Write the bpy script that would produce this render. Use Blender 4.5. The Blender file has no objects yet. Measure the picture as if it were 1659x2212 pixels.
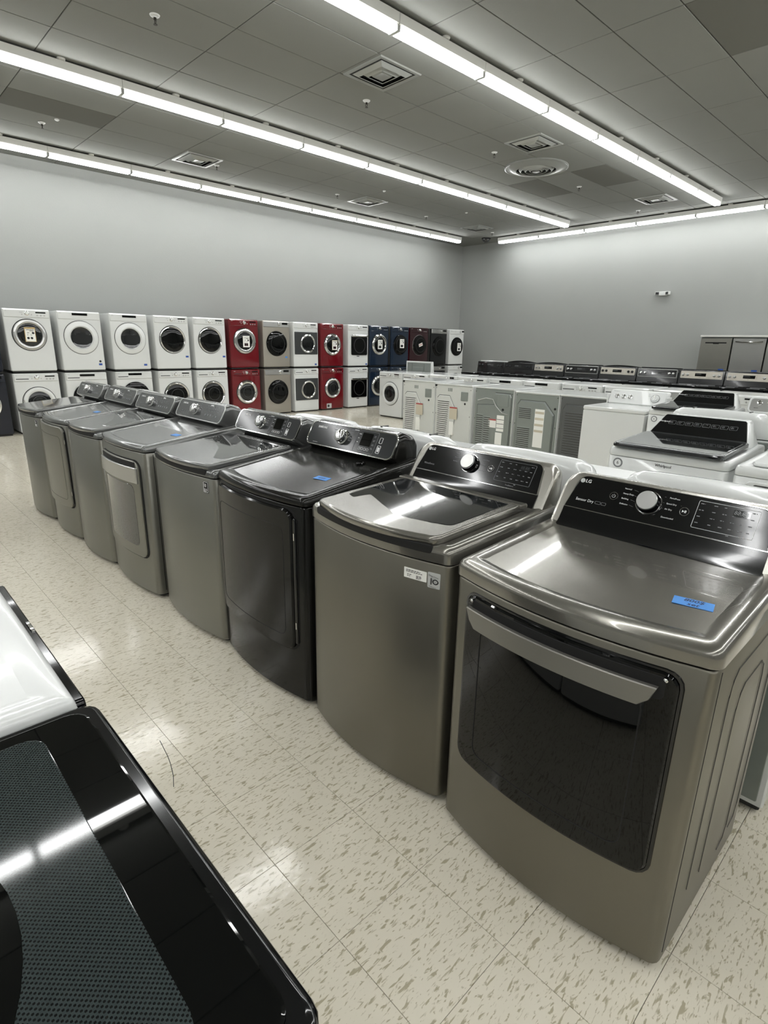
import bpy, bmesh, math, random
from mathutils import Vector, Matrix
random.seed(7)
SC = bpy.context.scene
COL = SC.collection
PI = math.pi

# ------------------------------------------------------------------ camera
FPX = 1214.54
CAM_H = 1.5009
R_ROWS = [(0.72459303, -0.68893978, 0.01808093),
          (0.18477419, 0.21947768, 0.95796036),
          (0.66394536, 0.69079051, -0.28633028)]
cam_data = bpy.data.cameras.new('camera')
cam = bpy.data.objects.new('camera', cam_data)
COL.objects.link(cam)
cam_data.sensor_fit = 'HORIZONTAL'
cam_data.sensor_width = 36.0
cam_data.lens = FPX / 1659.0 * 36.0
cam_data.clip_start = 0.02
rx, ux, fx_ = [Vector(r) for r in R_ROWS]
M = Matrix((rx, ux, -fx_)).transposed().to_4x4()
M.translation = Vector((0, 0, CAM_H))
cam.matrix_world = M
SC.camera = cam

# ------------------------------------------------------------------ world and exposure
world = bpy.data.worlds.new('world')
SC.world = world
world.use_nodes = True
world.node_tree.nodes['Background'].inputs[0].default_value = (0.5, 0.52, 0.55, 1)
world.node_tree.nodes['Background'].inputs[1].default_value = 0.02
SC.view_settings.view_transform = 'Standard'
SC.view_settings.look = 'None'
SC.view_settings.gamma = 1.0
SC.view_settings.use_curve_mapping = False
SC.view_settings.exposure = 0.0
TUBE_STRENGTH = 36.0

# ------------------------------------------------------------------ materials
def lin(c):
    return tuple(((v / 12.92) if v <= 0.04045 else ((v + 0.055) / 1.055) ** 2.4) for v in c)
def rgb(r, g, b):
    return lin((r / 255.0, g / 255.0, b / 255.0)) + (1.0,)

def mat(name, col, rough=0.4, metal=0.0, coat=0.0, vary=0.0, vscale=8.0, bump=0.0, bscale=60.0, emit=0.0, spec=0.5, stretch=None, rvary=0.0):
    m = bpy.data.materials.new(name)
    m.use_nodes = True
    nt = m.node_tree
    p = nt.nodes['Principled BSDF']
    p.inputs['Base Color'].default_value = col
    p.inputs['Roughness'].default_value = rough
    p.inputs['Metallic'].default_value = metal
    p.inputs['Specular IOR Level'].default_value = spec
    if coat:
        p.inputs['Coat Weight'].default_value = coat
        p.inputs['Coat Roughness'].default_value = 0.04
    if emit:
        p.inputs['Emission Color'].default_value = col
        p.inputs['Emission Strength'].default_value = emit
    if vary or bump or rvary:
        tc = nt.nodes.new('ShaderNodeTexCoord')
        mp = nt.nodes.new('ShaderNodeMapping')
        nt.links.new(tc.outputs['Object'], mp.inputs[0])
        if stretch: mp.inputs['Scale'].default_value = stretch
    if vary:
        n = nt.nodes.new('ShaderNodeTexNoise')
        n.inputs['Scale'].default_value = vscale
        n.inputs['Detail'].default_value = 5
        nt.links.new(mp.outputs[0], n.inputs['Vector'])
        mx = nt.nodes.new('ShaderNodeMix'); mx.data_type = 'RGBA'
        mx.inputs['A'].default_value = tuple(max(0, v * (1 - vary)) for v in col[:3]) + (1,)
        mx.inputs['B'].default_value = tuple(min(1, v * (1 + vary)) for v in col[:3]) + (1,)
        nt.links.new(n.outputs['Fac'], mx.inputs['Factor'])
        nt.links.new(mx.outputs['Result'], p.inputs['Base Color'])
    if rvary:
        n = nt.nodes.new('ShaderNodeTexNoise')
        n.inputs['Scale'].default_value = 5
        n.inputs['Detail'].default_value = 6
        nt.links.new(mp.outputs[0], n.inputs['Vector'])
        mr = nt.nodes.new('ShaderNodeMapRange')
        mr.inputs['To Min'].default_value = max(0.02, rough - rvary)
        mr.inputs['To Max'].default_value = rough + rvary
        nt.links.new(n.outputs['Fac'], mr.inputs['Value'])
        nt.links.new(mr.outputs[0], p.inputs['Roughness'])
    if bump:
        n = nt.nodes.new('ShaderNodeTexNoise')
        n.inputs['Scale'].default_value = bscale
        n.inputs['Detail'].default_value = 3
        nt.links.new(mp.outputs[0], n.inputs['Vector'])
        b = nt.nodes.new('ShaderNodeBump')
        b.inputs['Strength'].default_value = bump
        b.inputs['Distance'].default_value = 0.01
        nt.links.new(n.outputs['Fac'], b.inputs['Height'])
        nt.links.new(b.outputs[0], p.inputs['Normal'])
    return m

MT = {}
def dm(k, *a, **kw): MT[k] = mat(k, *a, **kw)
dm('graphite_steel', rgb(118, 115, 105), 0.36, 0.85, vary=0.06, vscale=5, rvary=0.05)
dm('graphite_top', rgb(120, 118, 111), 0.22, 0.7, coat=0.5, vary=0.05, vscale=6, bump=0.22, bscale=3.2)
dm('grey_steel', rgb(128, 127, 120), 0.36, 0.8, vary=0.06, vscale=5, rvary=0.05)
dm('grey_top', rgb(104, 105, 104), 0.2, 0.6, coat=0.5, bump=0.18, bscale=3.0)
dm('charcoal_gloss', rgb(26, 26, 24), 0.14, 0.15, spec=0.3, vary=0.05)
dm('charcoal_door', rgb(17, 17, 16), 0.1, 0.0, spec=0.25)
dm('side_paint', rgb(140, 136, 124), 0.34, 0.55, vary=0.07, vscale=6)
dm('dark_side', rgb(78, 78, 76), 0.4, 0.3)
dm('console_silver', rgb(165, 163, 156), 0.25, 0.85, coat=0.3)
dm('panel_black', rgb(7, 8, 10), 0.1, 0.0, coat=0.1)
dm('panel_charcoal', rgb(46, 48, 49), 0.12, 0.0, spec=0.35)
dm('glass_black', rgb(6, 7, 7), 0.02, 0.0, spec=0.3)
dm('glass_smoke', rgb(26, 28, 29), 0.05, 0.0, coat=0.6)
dm('glass_door', rgb(18, 20, 21), 0.07, 0.0, spec=0.5)
dm('chrome', rgb(215, 215, 214), 0.09, 1.0)
dm('satin_silver', rgb(178, 178, 176), 0.3, 0.9)
dm('white_enamel', rgb(208, 210, 208), 0.2, 0.0, coat=0.4, vary=0.015)
dm('white_plastic', rgb(208, 210, 208), 0.3, 0.0, coat=0.2)
dm('white_back', rgb(196, 198, 193), 0.45, 0.0, vary=0.04)
dm('galvanised', rgb(138, 144, 140), 0.42, 0.5, vary=0.06, vscale=10)
dm('galvanised_dark', rgb(96, 98, 97), 0.42, 0.5, vary=0.06, vscale=10)
dm('red_enamel', rgb(104, 8, 20), 0.12, 0.1, coat=0.8)
dm('red_dark', rgb(88, 10, 18), 0.2, 0.1, coat=0.6)
dm('maroon_enamel', rgb(44, 14, 20), 0.15, 0.1, coat=0.5)
dm('navy_enamel', rgb(26, 40, 58), 0.16, 0.2, coat=0.4)
dm('midnight_enamel', rgb(15, 19, 32), 0.2, 0.1, coat=0.3)
dm('beige_metal', rgb(158, 153, 143), 0.3, 0.5, vary=0.03)
dm('black_enamel', rgb(20, 21, 23), 0.15, 0.1, coat=0.2)
dm('champagne', rgb(186, 181, 170), 0.32, 0.35, vary=0.03)
dm('slate_panel', rgb(66, 68, 69), 0.15, 0.3, coat=0.25)
dm('stainless', rgb(150, 150, 147), 0.33, 0.85, stretch=(1, 1, 30), vary=0.03)
dm('handle_steel', rgb(128, 126, 120), 0.4, 0.7, stretch=(1, 1, 30), vary=0.03)
dm('rubber_black', rgb(16, 16, 17), 0.6)
dm('gap_black', rgb(6, 6, 6), 0.8)
dm('print_white', rgb(225, 226, 226), 0.5)
dm('print_grey', rgb(120, 122, 124), 0.5)
dm('print_black', rgb(22, 22, 24), 0.5)
dm('paper_white', rgb(232, 232, 226), 0.6)
dm('paper_tan', rgb(190, 182, 162), 0.6)
dm('print_orange', rgb(176, 150, 100), 0.6)
dm('print_red', rgb(164, 72, 70), 0.6)
dm('tape_blue', rgb(60, 128, 200), 0.55)
dm('tape_blue_dark', rgb(34, 74, 150), 0.55)
dm('ink_blue', rgb(18, 30, 70), 0.6)
dm('sticker_silver', rgb(176, 178, 176), 0.4)
dm('sticker_green', rgb(90, 190, 140), 0.5)
dm('fixture_white', rgb(205, 205, 200), 0.45)
dm('wall_paint', rgb(147, 149, 146), 0.7, vary=0.02, vscale=1.5, bump=0.12, bscale=45)
dm('ceiling_plate', rgb(70, 70, 66), 0.9)
dm('vent_white', rgb(150, 152, 148), 0.3, 0.35)
dm('vent_dark', rgb(22, 24, 26), 0.6)
dm('brass_dark', rgb(60, 58, 52), 0.4, 0.7)
dm('tub_dark', rgb(26, 29, 30), 0.35, 0.2)
dm('kick_dark', rgb(28, 28, 27), 0.6)
dm('grout', rgb(110, 106, 92), 0.8)

def tube_mat():
    m = bpy.data.materials.new('tube_glow'); m.use_nodes = True
    nt = m.node_tree; nt.nodes.clear()
    e = nt.nodes.new('ShaderNodeEmission'); o = nt.nodes.new('ShaderNodeOutputMaterial')
    e.inputs[0].default_value = (0.975, 0.985, 0.985, 1); e.inputs[1].default_value = TUBE_STRENGTH
    nt.links.new(e.outputs[0], o.inputs[0]); return m
MT['tube_glow'] = tube_mat()

def floor_mat(name, ang):
    m = bpy.data.materials.new(name); m.use_nodes = True
    nt = m.node_tree; p = nt.nodes['Principled BSDF']
    g = nt.nodes.new('ShaderNodeNewGeometry')
    def mapping(rot, sc):
        mp = nt.nodes.new('ShaderNodeMapping'); mp.inputs['Rotation'].default_value = (0, 0, rot)
        mp.inputs['Scale'].default_value = sc
        nt.links.new(g.outputs['Position'], mp.inputs[0]); return mp
    def fleck(rot, sc, scale, lo, hi):
        mp = mapping(rot, sc)
        n = nt.nodes.new('ShaderNodeTexNoise'); n.inputs['Scale'].default_value = scale
        n.inputs['Detail'].default_value = 2.5; n.inputs['Distortion'].default_value = 0.5
        nt.links.new(mp.outputs[0], n.inputs['Vector'])
        r = nt.nodes.new('ShaderNodeMapRange'); r.inputs['From Min'].default_value = lo; r.inputs['From Max'].default_value = hi
        nt.links.new(n.outputs['Fac'], r.inputs['Value']); return r.outputs[0]
    f1 = fleck(ang, (1, 4.0, 1), 24, 0.585, 0.65)
    f2 = fleck(ang + 0.12, (1, 3.2, 1), 44, 0.60, 0.68)
    mx1 = nt.nodes.new('ShaderNodeMix'); mx1.data_type = 'RGBA'
    mx1.inputs['A'].default_value = rgb(224, 218, 202); mx1.inputs['B'].default_value = rgb(176, 168, 145)
    add = nt.nodes.new('ShaderNodeMath'); add.operation = 'MAXIMUM'
    nt.links.new(f1, add.inputs[0]); nt.links.new(f2, add.inputs[1])
    nt.links.new(add.outputs[0], mx1.inputs['Factor'])
    # slow dirt and warmth
    n = nt.nodes.new('ShaderNodeTexNoise'); n.inputs['Scale'].default_value = 1.3; n.inputs['Detail'].default_value = 4
    nt.links.new(g.outputs['Position'], n.inputs['Vector'])
    mx2 = nt.nodes.new('ShaderNodeMix'); mx2.data_type = 'RGBA'; mx2.blend_type = 'MULTIPLY'
    mx2.inputs['Factor'].default_value = 1
    cr = nt.nodes.new('ShaderNodeMix'); cr.data_type = 'RGBA'
    cr.inputs['A'].default_value = (0.86, 0.85, 0.82, 1); cr.inputs['B'].default_value = (1, 1, 1, 1)
    nt.links.new(n.outputs['Fac'], cr.inputs['Factor'])
    nt.links.new(mx1.outputs['Result'], mx2.inputs['A']); nt.links.new(cr.outputs['Result'], mx2.inputs['B'])
    nt.links.new(mx2.outputs['Result'], p.inputs['Base Color'])
    p.inputs['Roughness'].default_value = 0.13
    p.inputs['Specular IOR Level'].default_value = 0.5
    n3 = nt.nodes.new('ShaderNodeTexNoise'); n3.inputs['Scale'].default_value = 26; n3.inputs['Detail'].default_value = 3
    nt.links.new(g.outputs['Position'], n3.inputs['Vector'])
    b = nt.nodes.new('ShaderNodeBump'); b.inputs['Strength'].default_value = 0.06; b.inputs['Distance'].default_value = 0.01
    nt.links.new(n3.outputs['Fac'], b.inputs['Height']); nt.links.new(b.outputs[0], p.inputs['Normal'])
    return m
MT['vinyl_grain_across'] = floor_mat('vinyl_grain_across', 0.25)
MT['vinyl_grain_along'] = floor_mat('vinyl_grain_along', 0.25 + PI / 2)

def acoustic(name, col):
    m = bpy.data.materials.new(name); m.use_nodes = True
    nt = m.node_tree; p = nt.nodes['Principled BSDF']
    g = nt.nodes.new('ShaderNodeNewGeometry')
    n = nt.nodes.new('ShaderNodeTexNoise'); n.inputs['Scale'].default_value = 120; n.inputs['Detail'].default_value = 3
    n2 = nt.nodes.new('ShaderNodeTexNoise'); n2.inputs['Scale'].default_value = 0.8; n2.inputs['Detail'].default_value = 4
    for k in (n, n2): nt.links.new(g.outputs['Position'], k.inputs['Vector'])
    mx = nt.nodes.new('ShaderNodeMix'); mx.data_type = 'RGBA'
    mx.inputs['A'].default_value = tuple(v * 0.86 for v in col[:3]) + (1,); mx.inputs['B'].default_value = col
    nt.links.new(n2.outputs['Fac'], mx.inputs['Factor']); nt.links.new(mx.outputs['Result'], p.inputs['Base Color'])
    p.inputs['Roughness'].default_value = 0.95; p.inputs['Specular IOR Level'].default_value = 0.2
    b = nt.nodes.new('ShaderNodeBump'); b.inputs['Strength'].default_value = 0.25; b.inputs['Distance'].default_value = 0.004
    nt.links.new(n.outputs['Fac'], b.inputs['Height']); nt.links.new(b.outputs[0], p.inputs['Normal'])
    return m
MT['acoustic_tile'] = acoustic('acoustic_tile', rgb(130, 131, 127))
MT['acoustic_tile_aged'] = acoustic('acoustic_tile_aged', rgb(104, 104, 98))

def dot_screen():
    m = bpy.data.materials.new('dot_screen_glass'); m.use_nodes = True
    nt = m.node_tree; p = nt.nodes['Principled BSDF']
    tc = nt.nodes.new('ShaderNodeTexCoord'); sx = nt.nodes.new('ShaderNodeSeparateXYZ')
    nt.links.new(tc.outputs['Object'], sx.inputs[0])
    def wave(o, k):
        a = nt.nodes.new('ShaderNodeMath'); a.operation = 'MULTIPLY'; a.inputs[1].default_value = k
        s = nt.nodes.new('ShaderNodeMath'); s.operation = 'SINE'
        nt.links.new(o, a.inputs[0]); nt.links.new(a.outputs[0], s.inputs[0]); return s.outputs[0]
    k = 2 * PI / 0.006
    mul = nt.nodes.new('ShaderNodeMath'); mul.operation = 'MULTIPLY'
    nt.links.new(wave(sx.outputs[0], k), mul.inputs[0]); nt.links.new(wave(sx.outputs[1], k), mul.inputs[1])
    gt = nt.nodes.new('ShaderNodeMath'); gt.operation = 'GREATER_THAN'; gt.inputs[1].default_value = 0.25
    nt.links.new(mul.outputs[0], gt.inputs[0])
    mx = nt.nodes.new('ShaderNodeMix'); mx.data_type = 'RGBA'
    mx.inputs['A'].default_value = rgb(46, 53, 53); mx.inputs['B'].default_value = rgb(14, 16, 17)
    nt.links.new(gt.outputs[0], mx.inputs['Factor']); nt.links.new(mx.outputs['Result'], p.inputs['Base Color'])
    p.inputs['Roughness'].default_value = 0.06; p.inputs['Specular IOR Level'].default_value = 0.4
    return m
MT['dot_screen_glass'] = dot_screen()

# ------------------------------------------------------------------ object helpers
def setp(o, label=None, cat=None, group=None, kind=None):
    if label: o['label'] = label
    if cat: o['category'] = cat
    if group: o['group'] = group
    if kind: o['kind'] = kind
    return o

def mk(name, geo, m, parent=None, ang=32, label=None, kind=None):
    V, F = geo
    me = bpy.data.meshes.new(name)
    me.from_pydata([tuple(v) for v in V], [], F)
    bm = bmesh.new(); bm.from_mesh(me)
    bmesh.ops.recalc_face_normals(bm, faces=bm.faces)
    for f in bm.faces: f.smooth = True
    bm.to_mesh(me); bm.free()
    me.set_sharp_from_angle(angle=math.radians(ang))
    for p in me.polygons:
        if p.loop_total > 8: p.use_smooth = False
    me.materials.append(MT[m] if isinstance(m, str) else m)
    o = bpy.data.objects.new(name, me)
    COL.objects.link(o)
    if parent: o.parent = parent
    if label: o['label'] = label
    if kind: o['kind'] = kind
    return o

def empty(name, loc=(0, 0, 0), rz=0.0, label=None, cat=None, group=None, kind=None):
    o = bpy.data.objects.new(name, None); COL.objects.link(o)
    o.location = loc; o.rotation_euler = (0, 0, rz); o.empty_display_size = 0.1
    return setp(o, label, cat, group, kind)

def join(*gs):
    V, F = [], []
    for g in gs:
        n = len(V); V += list(g[0]); F += [tuple(i + n for i in f) for f in g[1]]
    return V, F

def copy_tree(root, loc, rz, label=None, group=None):
    def rec(o, par):
        c = o.copy(); COL.objects.link(c)
        if par: c.parent = par
        for ch in o.children: rec(ch, c)
        return c
    r = rec(root, None); r.location = loc; r.rotation_euler = (0, 0, rz)
    if label: r['label'] = label
    if group: r['group'] = group
    return r

# ------------------------------------------------------------------ geometry helpers
def loft(rings, cap0=True, cap1=True, closed=True):
    V, F = [], []
    n = len(rings[0])
    for r in rings: V += list(r)
    for k in range(len(rings) - 1):
        for i in range(n if closed else n - 1):
            j = (i + 1) % n
            F.append((k * n + i, k * n + j, (k + 1) * n + j, (k + 1) * n + i))
    if cap0: F.append(tuple(range(n))[::-1])
    if cap1: F.append(tuple((len(rings) - 1) * n + i for i in range(n)))
    return V, F

def rrect(cx, cy, w, h, r, seg=4):
    r = max(1e-4, min(r, w / 2 - 1e-4, h / 2 - 1e-4)); P = []
    for (sx, sy, a0) in ((1, 1, 0), (-1, 1, 90), (-1, -1, 180), (1, -1, 270)):
        for k in range(seg + 1):
            a = math.radians(a0 + 90.0 * k / seg)
            P.append((cx + sx * (w / 2 - r) + r * math.cos(a), cy + sy * (h / 2 - r) + r * math.sin(a)))
    return P

def rbox(x0, x1, y0, y1, z0, z1, b=0.004, r=None, seg=2):
    cx, cy, w, h = (x0 + x1) / 2, (y0 + y1) / 2, x1 - x0, y1 - y0
    r = b if r is None else r
    rings = []
    for z, i in ((z0, b), (z0 + b, 0), (z1 - b, 0), (z1, b)):
        rings.append([(p[0], p[1], z) for p in rrect(cx, cy, w - 2 * i, h - 2 * i, max(r - i, 2e-4), seg)])
    return loft(rings)

def cbox(x0, x1, y0, y1, z0, z1):
    V = [(x, y, z) for z in (z0, z1) for y in (y0, y1) for x in (x0, x1)]
    return V, [(0, 2, 3, 1), (4, 5, 7, 6), (0, 1, 5, 4), (2, 6, 7, 3), (0, 4, 6, 2), (1, 3, 7, 5)]

def lathe(prof, seg=32, cap0=False, cap1=False):
    rings = [[(r * math.cos(2 * PI * k / seg), r * math.sin(2 * PI * k / seg), z) for k in range(seg)] for r, z in prof]
    return loft(rings, cap0, cap1)

def xf(geo, M):
    return [tuple(M @ Vector(v)) for v in geo[0]], geo[1]

def tube(path, r, seg=6, closed=False):
    P = [Vector(p) for p in path]; n = len(P); rings = []
    for i, p in enumerate(P):
        a = P[(i - 1) % n] if (i > 0 or closed) else p
        b = P[(i + 1) % n] if (i < n - 1 or closed) else p
        d = (b - a).normalized()
        up = Vector((0, 0, 1)) if abs(d.z) < 0.9 else Vector((1, 0, 0))
        s = d.cross(up).normalized(); t = s.cross(d)
        rings.append([tuple(p + r * (math.cos(2 * PI * k / seg) * s + math.sin(2 * PI * k / seg) * t)) for k in range(seg)])
    if closed: rings.append(rings[0])
    return loft(rings, not closed, not closed)

class Face:
    """A front face: u to the viewer's right, v up along the face, n out of it. The appliance front looks to -x."""
    def __init__(s, ox=0.0, oz=0.0, t=0.0, bow=0.0, W=0.69, vb=0.0):
        k = math.sqrt(1 + t * t); s.o = Vector((ox, 0, oz)); s.U = Vector((0, -1, 0))
        s.Vv = Vector((t / k, 0, 1 / k)); s.N = Vector((-1 / k, 0, t / k)); s.bow = bow; s.W = W; s.vb = vb
    def p(s, u, v, n=0.0):
        n += s.bow * max(0.0, 1 - (2 * u / s.W) ** 2)
        return tuple(s.o + u * s.U + v * s.Vv + n * s.N)
    def rot(s, u, v, n=0.0):
        m = Matrix((s.U, s.Vv, s.N)).transposed().to_4x4(); m.translation = Vector(s.p(u, v, n)); return m
    def panel(s, u0, u1, v0, v1, r=0.01, n0=0.0, n1=0.006, bev=0.002, seg=4, cols=10, vtop=0.0, slant=0.0):
        def colsf(i):
            a0, a1, b0, b1, rr = u0 + i, u1 - i, v0 + i, v1 - i, max(r - i, 1e-4); L = []
            for k in range(seg + 1):
                a = PI / 2 * k / seg; L.append((a0 + rr * (1 - math.cos(a)), rr * (1 - math.sin(a))))
            for k in range(1, cols): L.append((a0 + rr + (a1 - a0 - 2 * rr) * k / cols, 0.0))
            for k in range(seg + 1):
                a = PI / 2 * (1 - k / seg); L.append((a1 - rr * (1 - math.cos(a)), rr * (1 - math.sin(a))))
            m = (a0 + a1) / 2; hw = (a1 - a0) / 2
            return [(u + slant * ((u - m) / hw) * 0, b0 + d, b1 - d + vtop * max(0, 1 - ((u - m) / hw) ** 2)) for u, d in L]
        def ring(i, n):
            c = colsf(i)
            return [s.p(u, lo, n) for u, lo, hi in c] + [s.p(u, hi, n) for u, lo, hi in reversed(c)]
        rings = [ring(0, n0), ring(0, n1 - bev), ring(bev, n1)] if bev > 0 else [ring(0, n0), ring(0, n1)]
        V, F = loft(rings, False, False); N = len(rings[0]); base = (len(rings) - 1) * N
        for k in range(N // 2 - 1): F.append((base + k, base + k + 1, base + N - 2 - k, base + N - 1 - k))
        return V, F
    def frame(s, u0, u1, v0, v1, r, w, n0, n1, seg=4, vtop=0.0, cols=10):
        def pts(i, n):
            a0, a1, b0, b1, rr = u0 + i, u1 - i, v0 + i, v1 - i, max(r - i, 1e-4); L = []; m = (a0 + a1) / 2; hw = (a1 - a0) / 2
            for (cu, cv, d0) in ((a0 + rr, b0 + rr, 180), (a1 - rr, b0 + rr, 270), (a1 - rr, b1 - rr, 0), (a0 + rr, b1 - rr, 90)):
                for k in range(seg + 1):
                    a = math.radians(d0 + 90.0 * k / seg); L.append((cu + rr * math.cos(a), cv + rr * math.sin(a)))
                if d0 in (270, 90):
                    pass
                nxt = {180: (a1 - rr, b0), 0: (a0 + rr, b1)}.get(d0)
                if nxt:
                    c0 = L[-1]
                    for k in range(1, cols): L.append((c0[0] + (nxt[0] - c0[0]) * k / cols, nxt[1]))
            return [s.p(u, v + (vtop * max(0, 1 - ((u - m) / hw) ** 2) if v > (v0 + v1) / 2 else 0), n) for u, v in L]
        rings = [pts(0, n0), pts(w * 0.2, n1), pts(w * 0.8, n1), pts(w, n0)]
        return loft(rings, False, False)
    def lathe(s, u, v, prof, seg=32, n=0.0, cap1=True, sx=1.0, sy=1.0):
        g = lathe(prof, seg, False, cap1); m = s.rot(u, v, n) @ Matrix.Diagonal((sx, sy, 1, 1)); return xf(g, m)
    def text(s, name, txt, u, v, size, m, parent, n=0.0008, align='LEFT', shear=0.0, bold=0.0, rot=0.0, sx=1.0):
        geo = text_geo(txt, size, align, shear, bold)
        mm = s.rot(u, v, n) @ Matrix.Rotation(rot, 4, 'Z') @ Matrix.Diagonal((sx, 1, 1, 1))
        return mk(name, xf(geo, mm), m, parent)

_TC = {}
def text_geo(txt, size, align='LEFT', shear=0.0, bold=0.0):
    key = (txt, size, align, shear, bold)
    if key in _TC: return _TC[key]
    cu = bpy.data.curves.new('t', 'FONT'); cu.body = txt; cu.size = size; cu.align_x = align; cu.align_y = 'CENTER'
    cu.shear = shear; cu.offset = bold; cu.resolution_u = 2
    o = bpy.data.objects.new('t', cu); COL.objects.link(o)
    me = o.to_mesh()
    g = ([tuple(v.co) for v in me.vertices], [tuple(p.vertices) for p in me.polygons])
    o.to_mesh_clear(); bpy.data.objects.remove(o); bpy.data.curves.remove(cu)
    _TC[key] = g; return g

def plan(W, D, B, i=0.0, r=0.025, x0=0.0, seg=4, cols=12, yoff=0.0):
    """Footprint of a bow-fronted cabinet, inset by i; front bulges to -x by B."""
    w = W - 2 * i; h = w / 2; r = max(r - i * 0.5, 0.003); P = []
    for k in range(seg + 1):
        a = PI / 2 * (1 - k / seg); P.append((x0 + i + r - r * math.cos(a), h - r + r * math.sin(a) + yoff))
    e = h - r
    for k in range(1, cols):
        y = e - 2 * e * k / cols; P.append((x0 + i - B * (1 - (y / e) ** 2), y + yoff))
    for k in range(seg + 1):
        a = PI / 2 * k / seg; P.append((x0 + i + r - r * math.cos(a), -(h - r) - r * math.sin(a) + yoff))
    xb = x0 + D - i; rb = 0.006
    P += [(xb - rb, -h + yoff), (xb, -h + rb + yoff), (xb, h - rb + yoff), (xb - rb, h + yoff)]
    return P

# ================================================================== SETTING
XB, YA, XN, YN, H = 14.0, 11.44, -7.0, -8.0, 4.262
def visible(x, y, z, pad=40):
    v = Vector((x, y, z - CAM_H)); a, b, c = v.dot(rx), v.dot(ux), v.dot(fx_)
    if c < 0.15: return False
    px, py = 829.5 + FPX * a / c, 1106 - FPX * b / c
    return -pad < px < 1659 + pad and -pad < py < 2212 + pad

mk('wall_left', cbox(XN - .2, XB + .2, YA, YA + .15, -0.1, H + .25), 'wall_paint')['kind'] = 'structure'
mk('wall_back', cbox(XB, XB + .15, YN - .2, YA, -0.1, H + .25), 'wall_paint')['kind'] = 'structure'
mk('wall_right', cbox(XN - .2, XB, YN - .15, YN, -0.1, H + .25), 'wall_paint')['kind'] = 'structure'
mk('wall_front', cbox(XN - .15, XN, YN, YA, -0.1, H + .25), 'wall_paint')['kind'] = 'structure'
mk('baseboard_left', rbox(XN, XB - .02, YA - .012, YA, 0.0, 0.10, .002), 'rubber_black')['kind'] = 'structure'
mk('baseboard_back', rbox(XB - .012, XB, YN, YA - .02, 0.0, 0.10, .002), 'rubber_black')['kind'] = 'structure'

# floor: vinyl tiles, grain turned on every other one
floor = mk('floor', cbox(XN, XB, YN, YA, -0.08, -0.0045), 'grout'); floor['kind'] = 'structure'
T = 0.3048; FX0, FY0 = 0.6868, 1.1573
def tile_geo(x0, x1, y0, y1, g=0.0006):
    x0 += g; x1 -= g; y0 += g; y1 -= g; b = 0.0006
    V = [(x0, y0, -.0046), (x1, y0, -.0046), (x1, y1, -.0046), (x0, y1, -.0046), (x0, y0, -b), (x1, y0, -b), (x1, y1, -b), (x0, y1, -b),
         (x0 + b, y0 + b, 0), (x1 - b, y0 + b, 0), (x1 - b, y1 - b, 0), (x0 + b, y1 - b, 0)]
    return V, [(0, 1, 5, 4), (1, 2, 6, 5), (2, 3, 7, 6), (3, 0, 4, 7), (4, 5, 9, 8), (5, 6, 10, 9), (6, 7, 11, 10), (7, 4, 8, 11), (8, 9, 10, 11)]
cells = []
i0, i1 = math.floor((XN - FX0) / T), math.ceil((XB - FX0) / T)
j0, j1 = math.floor((YN - FY0) / T), math.ceil((YA - FY0) / T)
for i in range(i0, i1):
    for j in range(j0, j1):
        x0, x1 = max(XN, FX0 + i * T), min(XB, FX0 + (i + 1) * T)
        y0, y1 = max(YN, FY0 + j * T), min(YA, FY0 + (j + 1) * T)
        if x1 - x0 < .02 or y1 - y0 < .02: continue
        full = x1 - x0 > T - .001 and y1 - y0 > T - .001
        cx, cy = (x0 + x1) / 2, (y0 + y1) / 2
        openf = (0.0 < cx < 1.45) or cy < 0.35 or (cy > 6.0 and cx < 2.2) or (8.2 < cy < 10.6) or (7.3 < cx < 8.5 and cy > 6.5)
        vis = full and openf and visible(cx, cy, 0, 10)
        cells.append((cx * cx + cy * cy if vis else 1e9, i, j, x0, x1, y0, y1))
cells.sort()
protos = []
for k, mm in enumerate(('vinyl_grain_across', 'vinyl_grain_along')):
    o = mk('floor_tile', tile_geo(-T / 2, T / 2, -T / 2, T / 2), mm, floor); protos.append(o); o.hide_render = False
used = [False, False]; rest = [[], []]
for n, (d, i, j, x0, x1, y0, y1) in enumerate(cells):
    k = (i + j) % 2
    if n < 299 and d < 1e8:
        if used[k]: o = protos[k].copy(); COL.objects.link(o)
        else: o = protos[k]; used[k] = True
        o.location = ((x0 + x1) / 2, (y0 + y1) / 2, 0)
    else: rest[k].append(tile_geo(x0, x1, y0, y1))
for k, mm in enumerate(('vinyl_grain_across', 'vinyl_grain_along')):
    mk('floor_tiles', join(*rest[k]), mm, floor, kind='stuff')

mk('scuff_mark', tube([(.659, 1.925, .0004), (.653, 1.88, .0004), (.645, 1.82, .0004), (.636, 1.775, .0004), (.618, 1.71, .0004), (.596, 1.658, .0004)], .0012, 4), 'kick_dark', floor)

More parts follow.
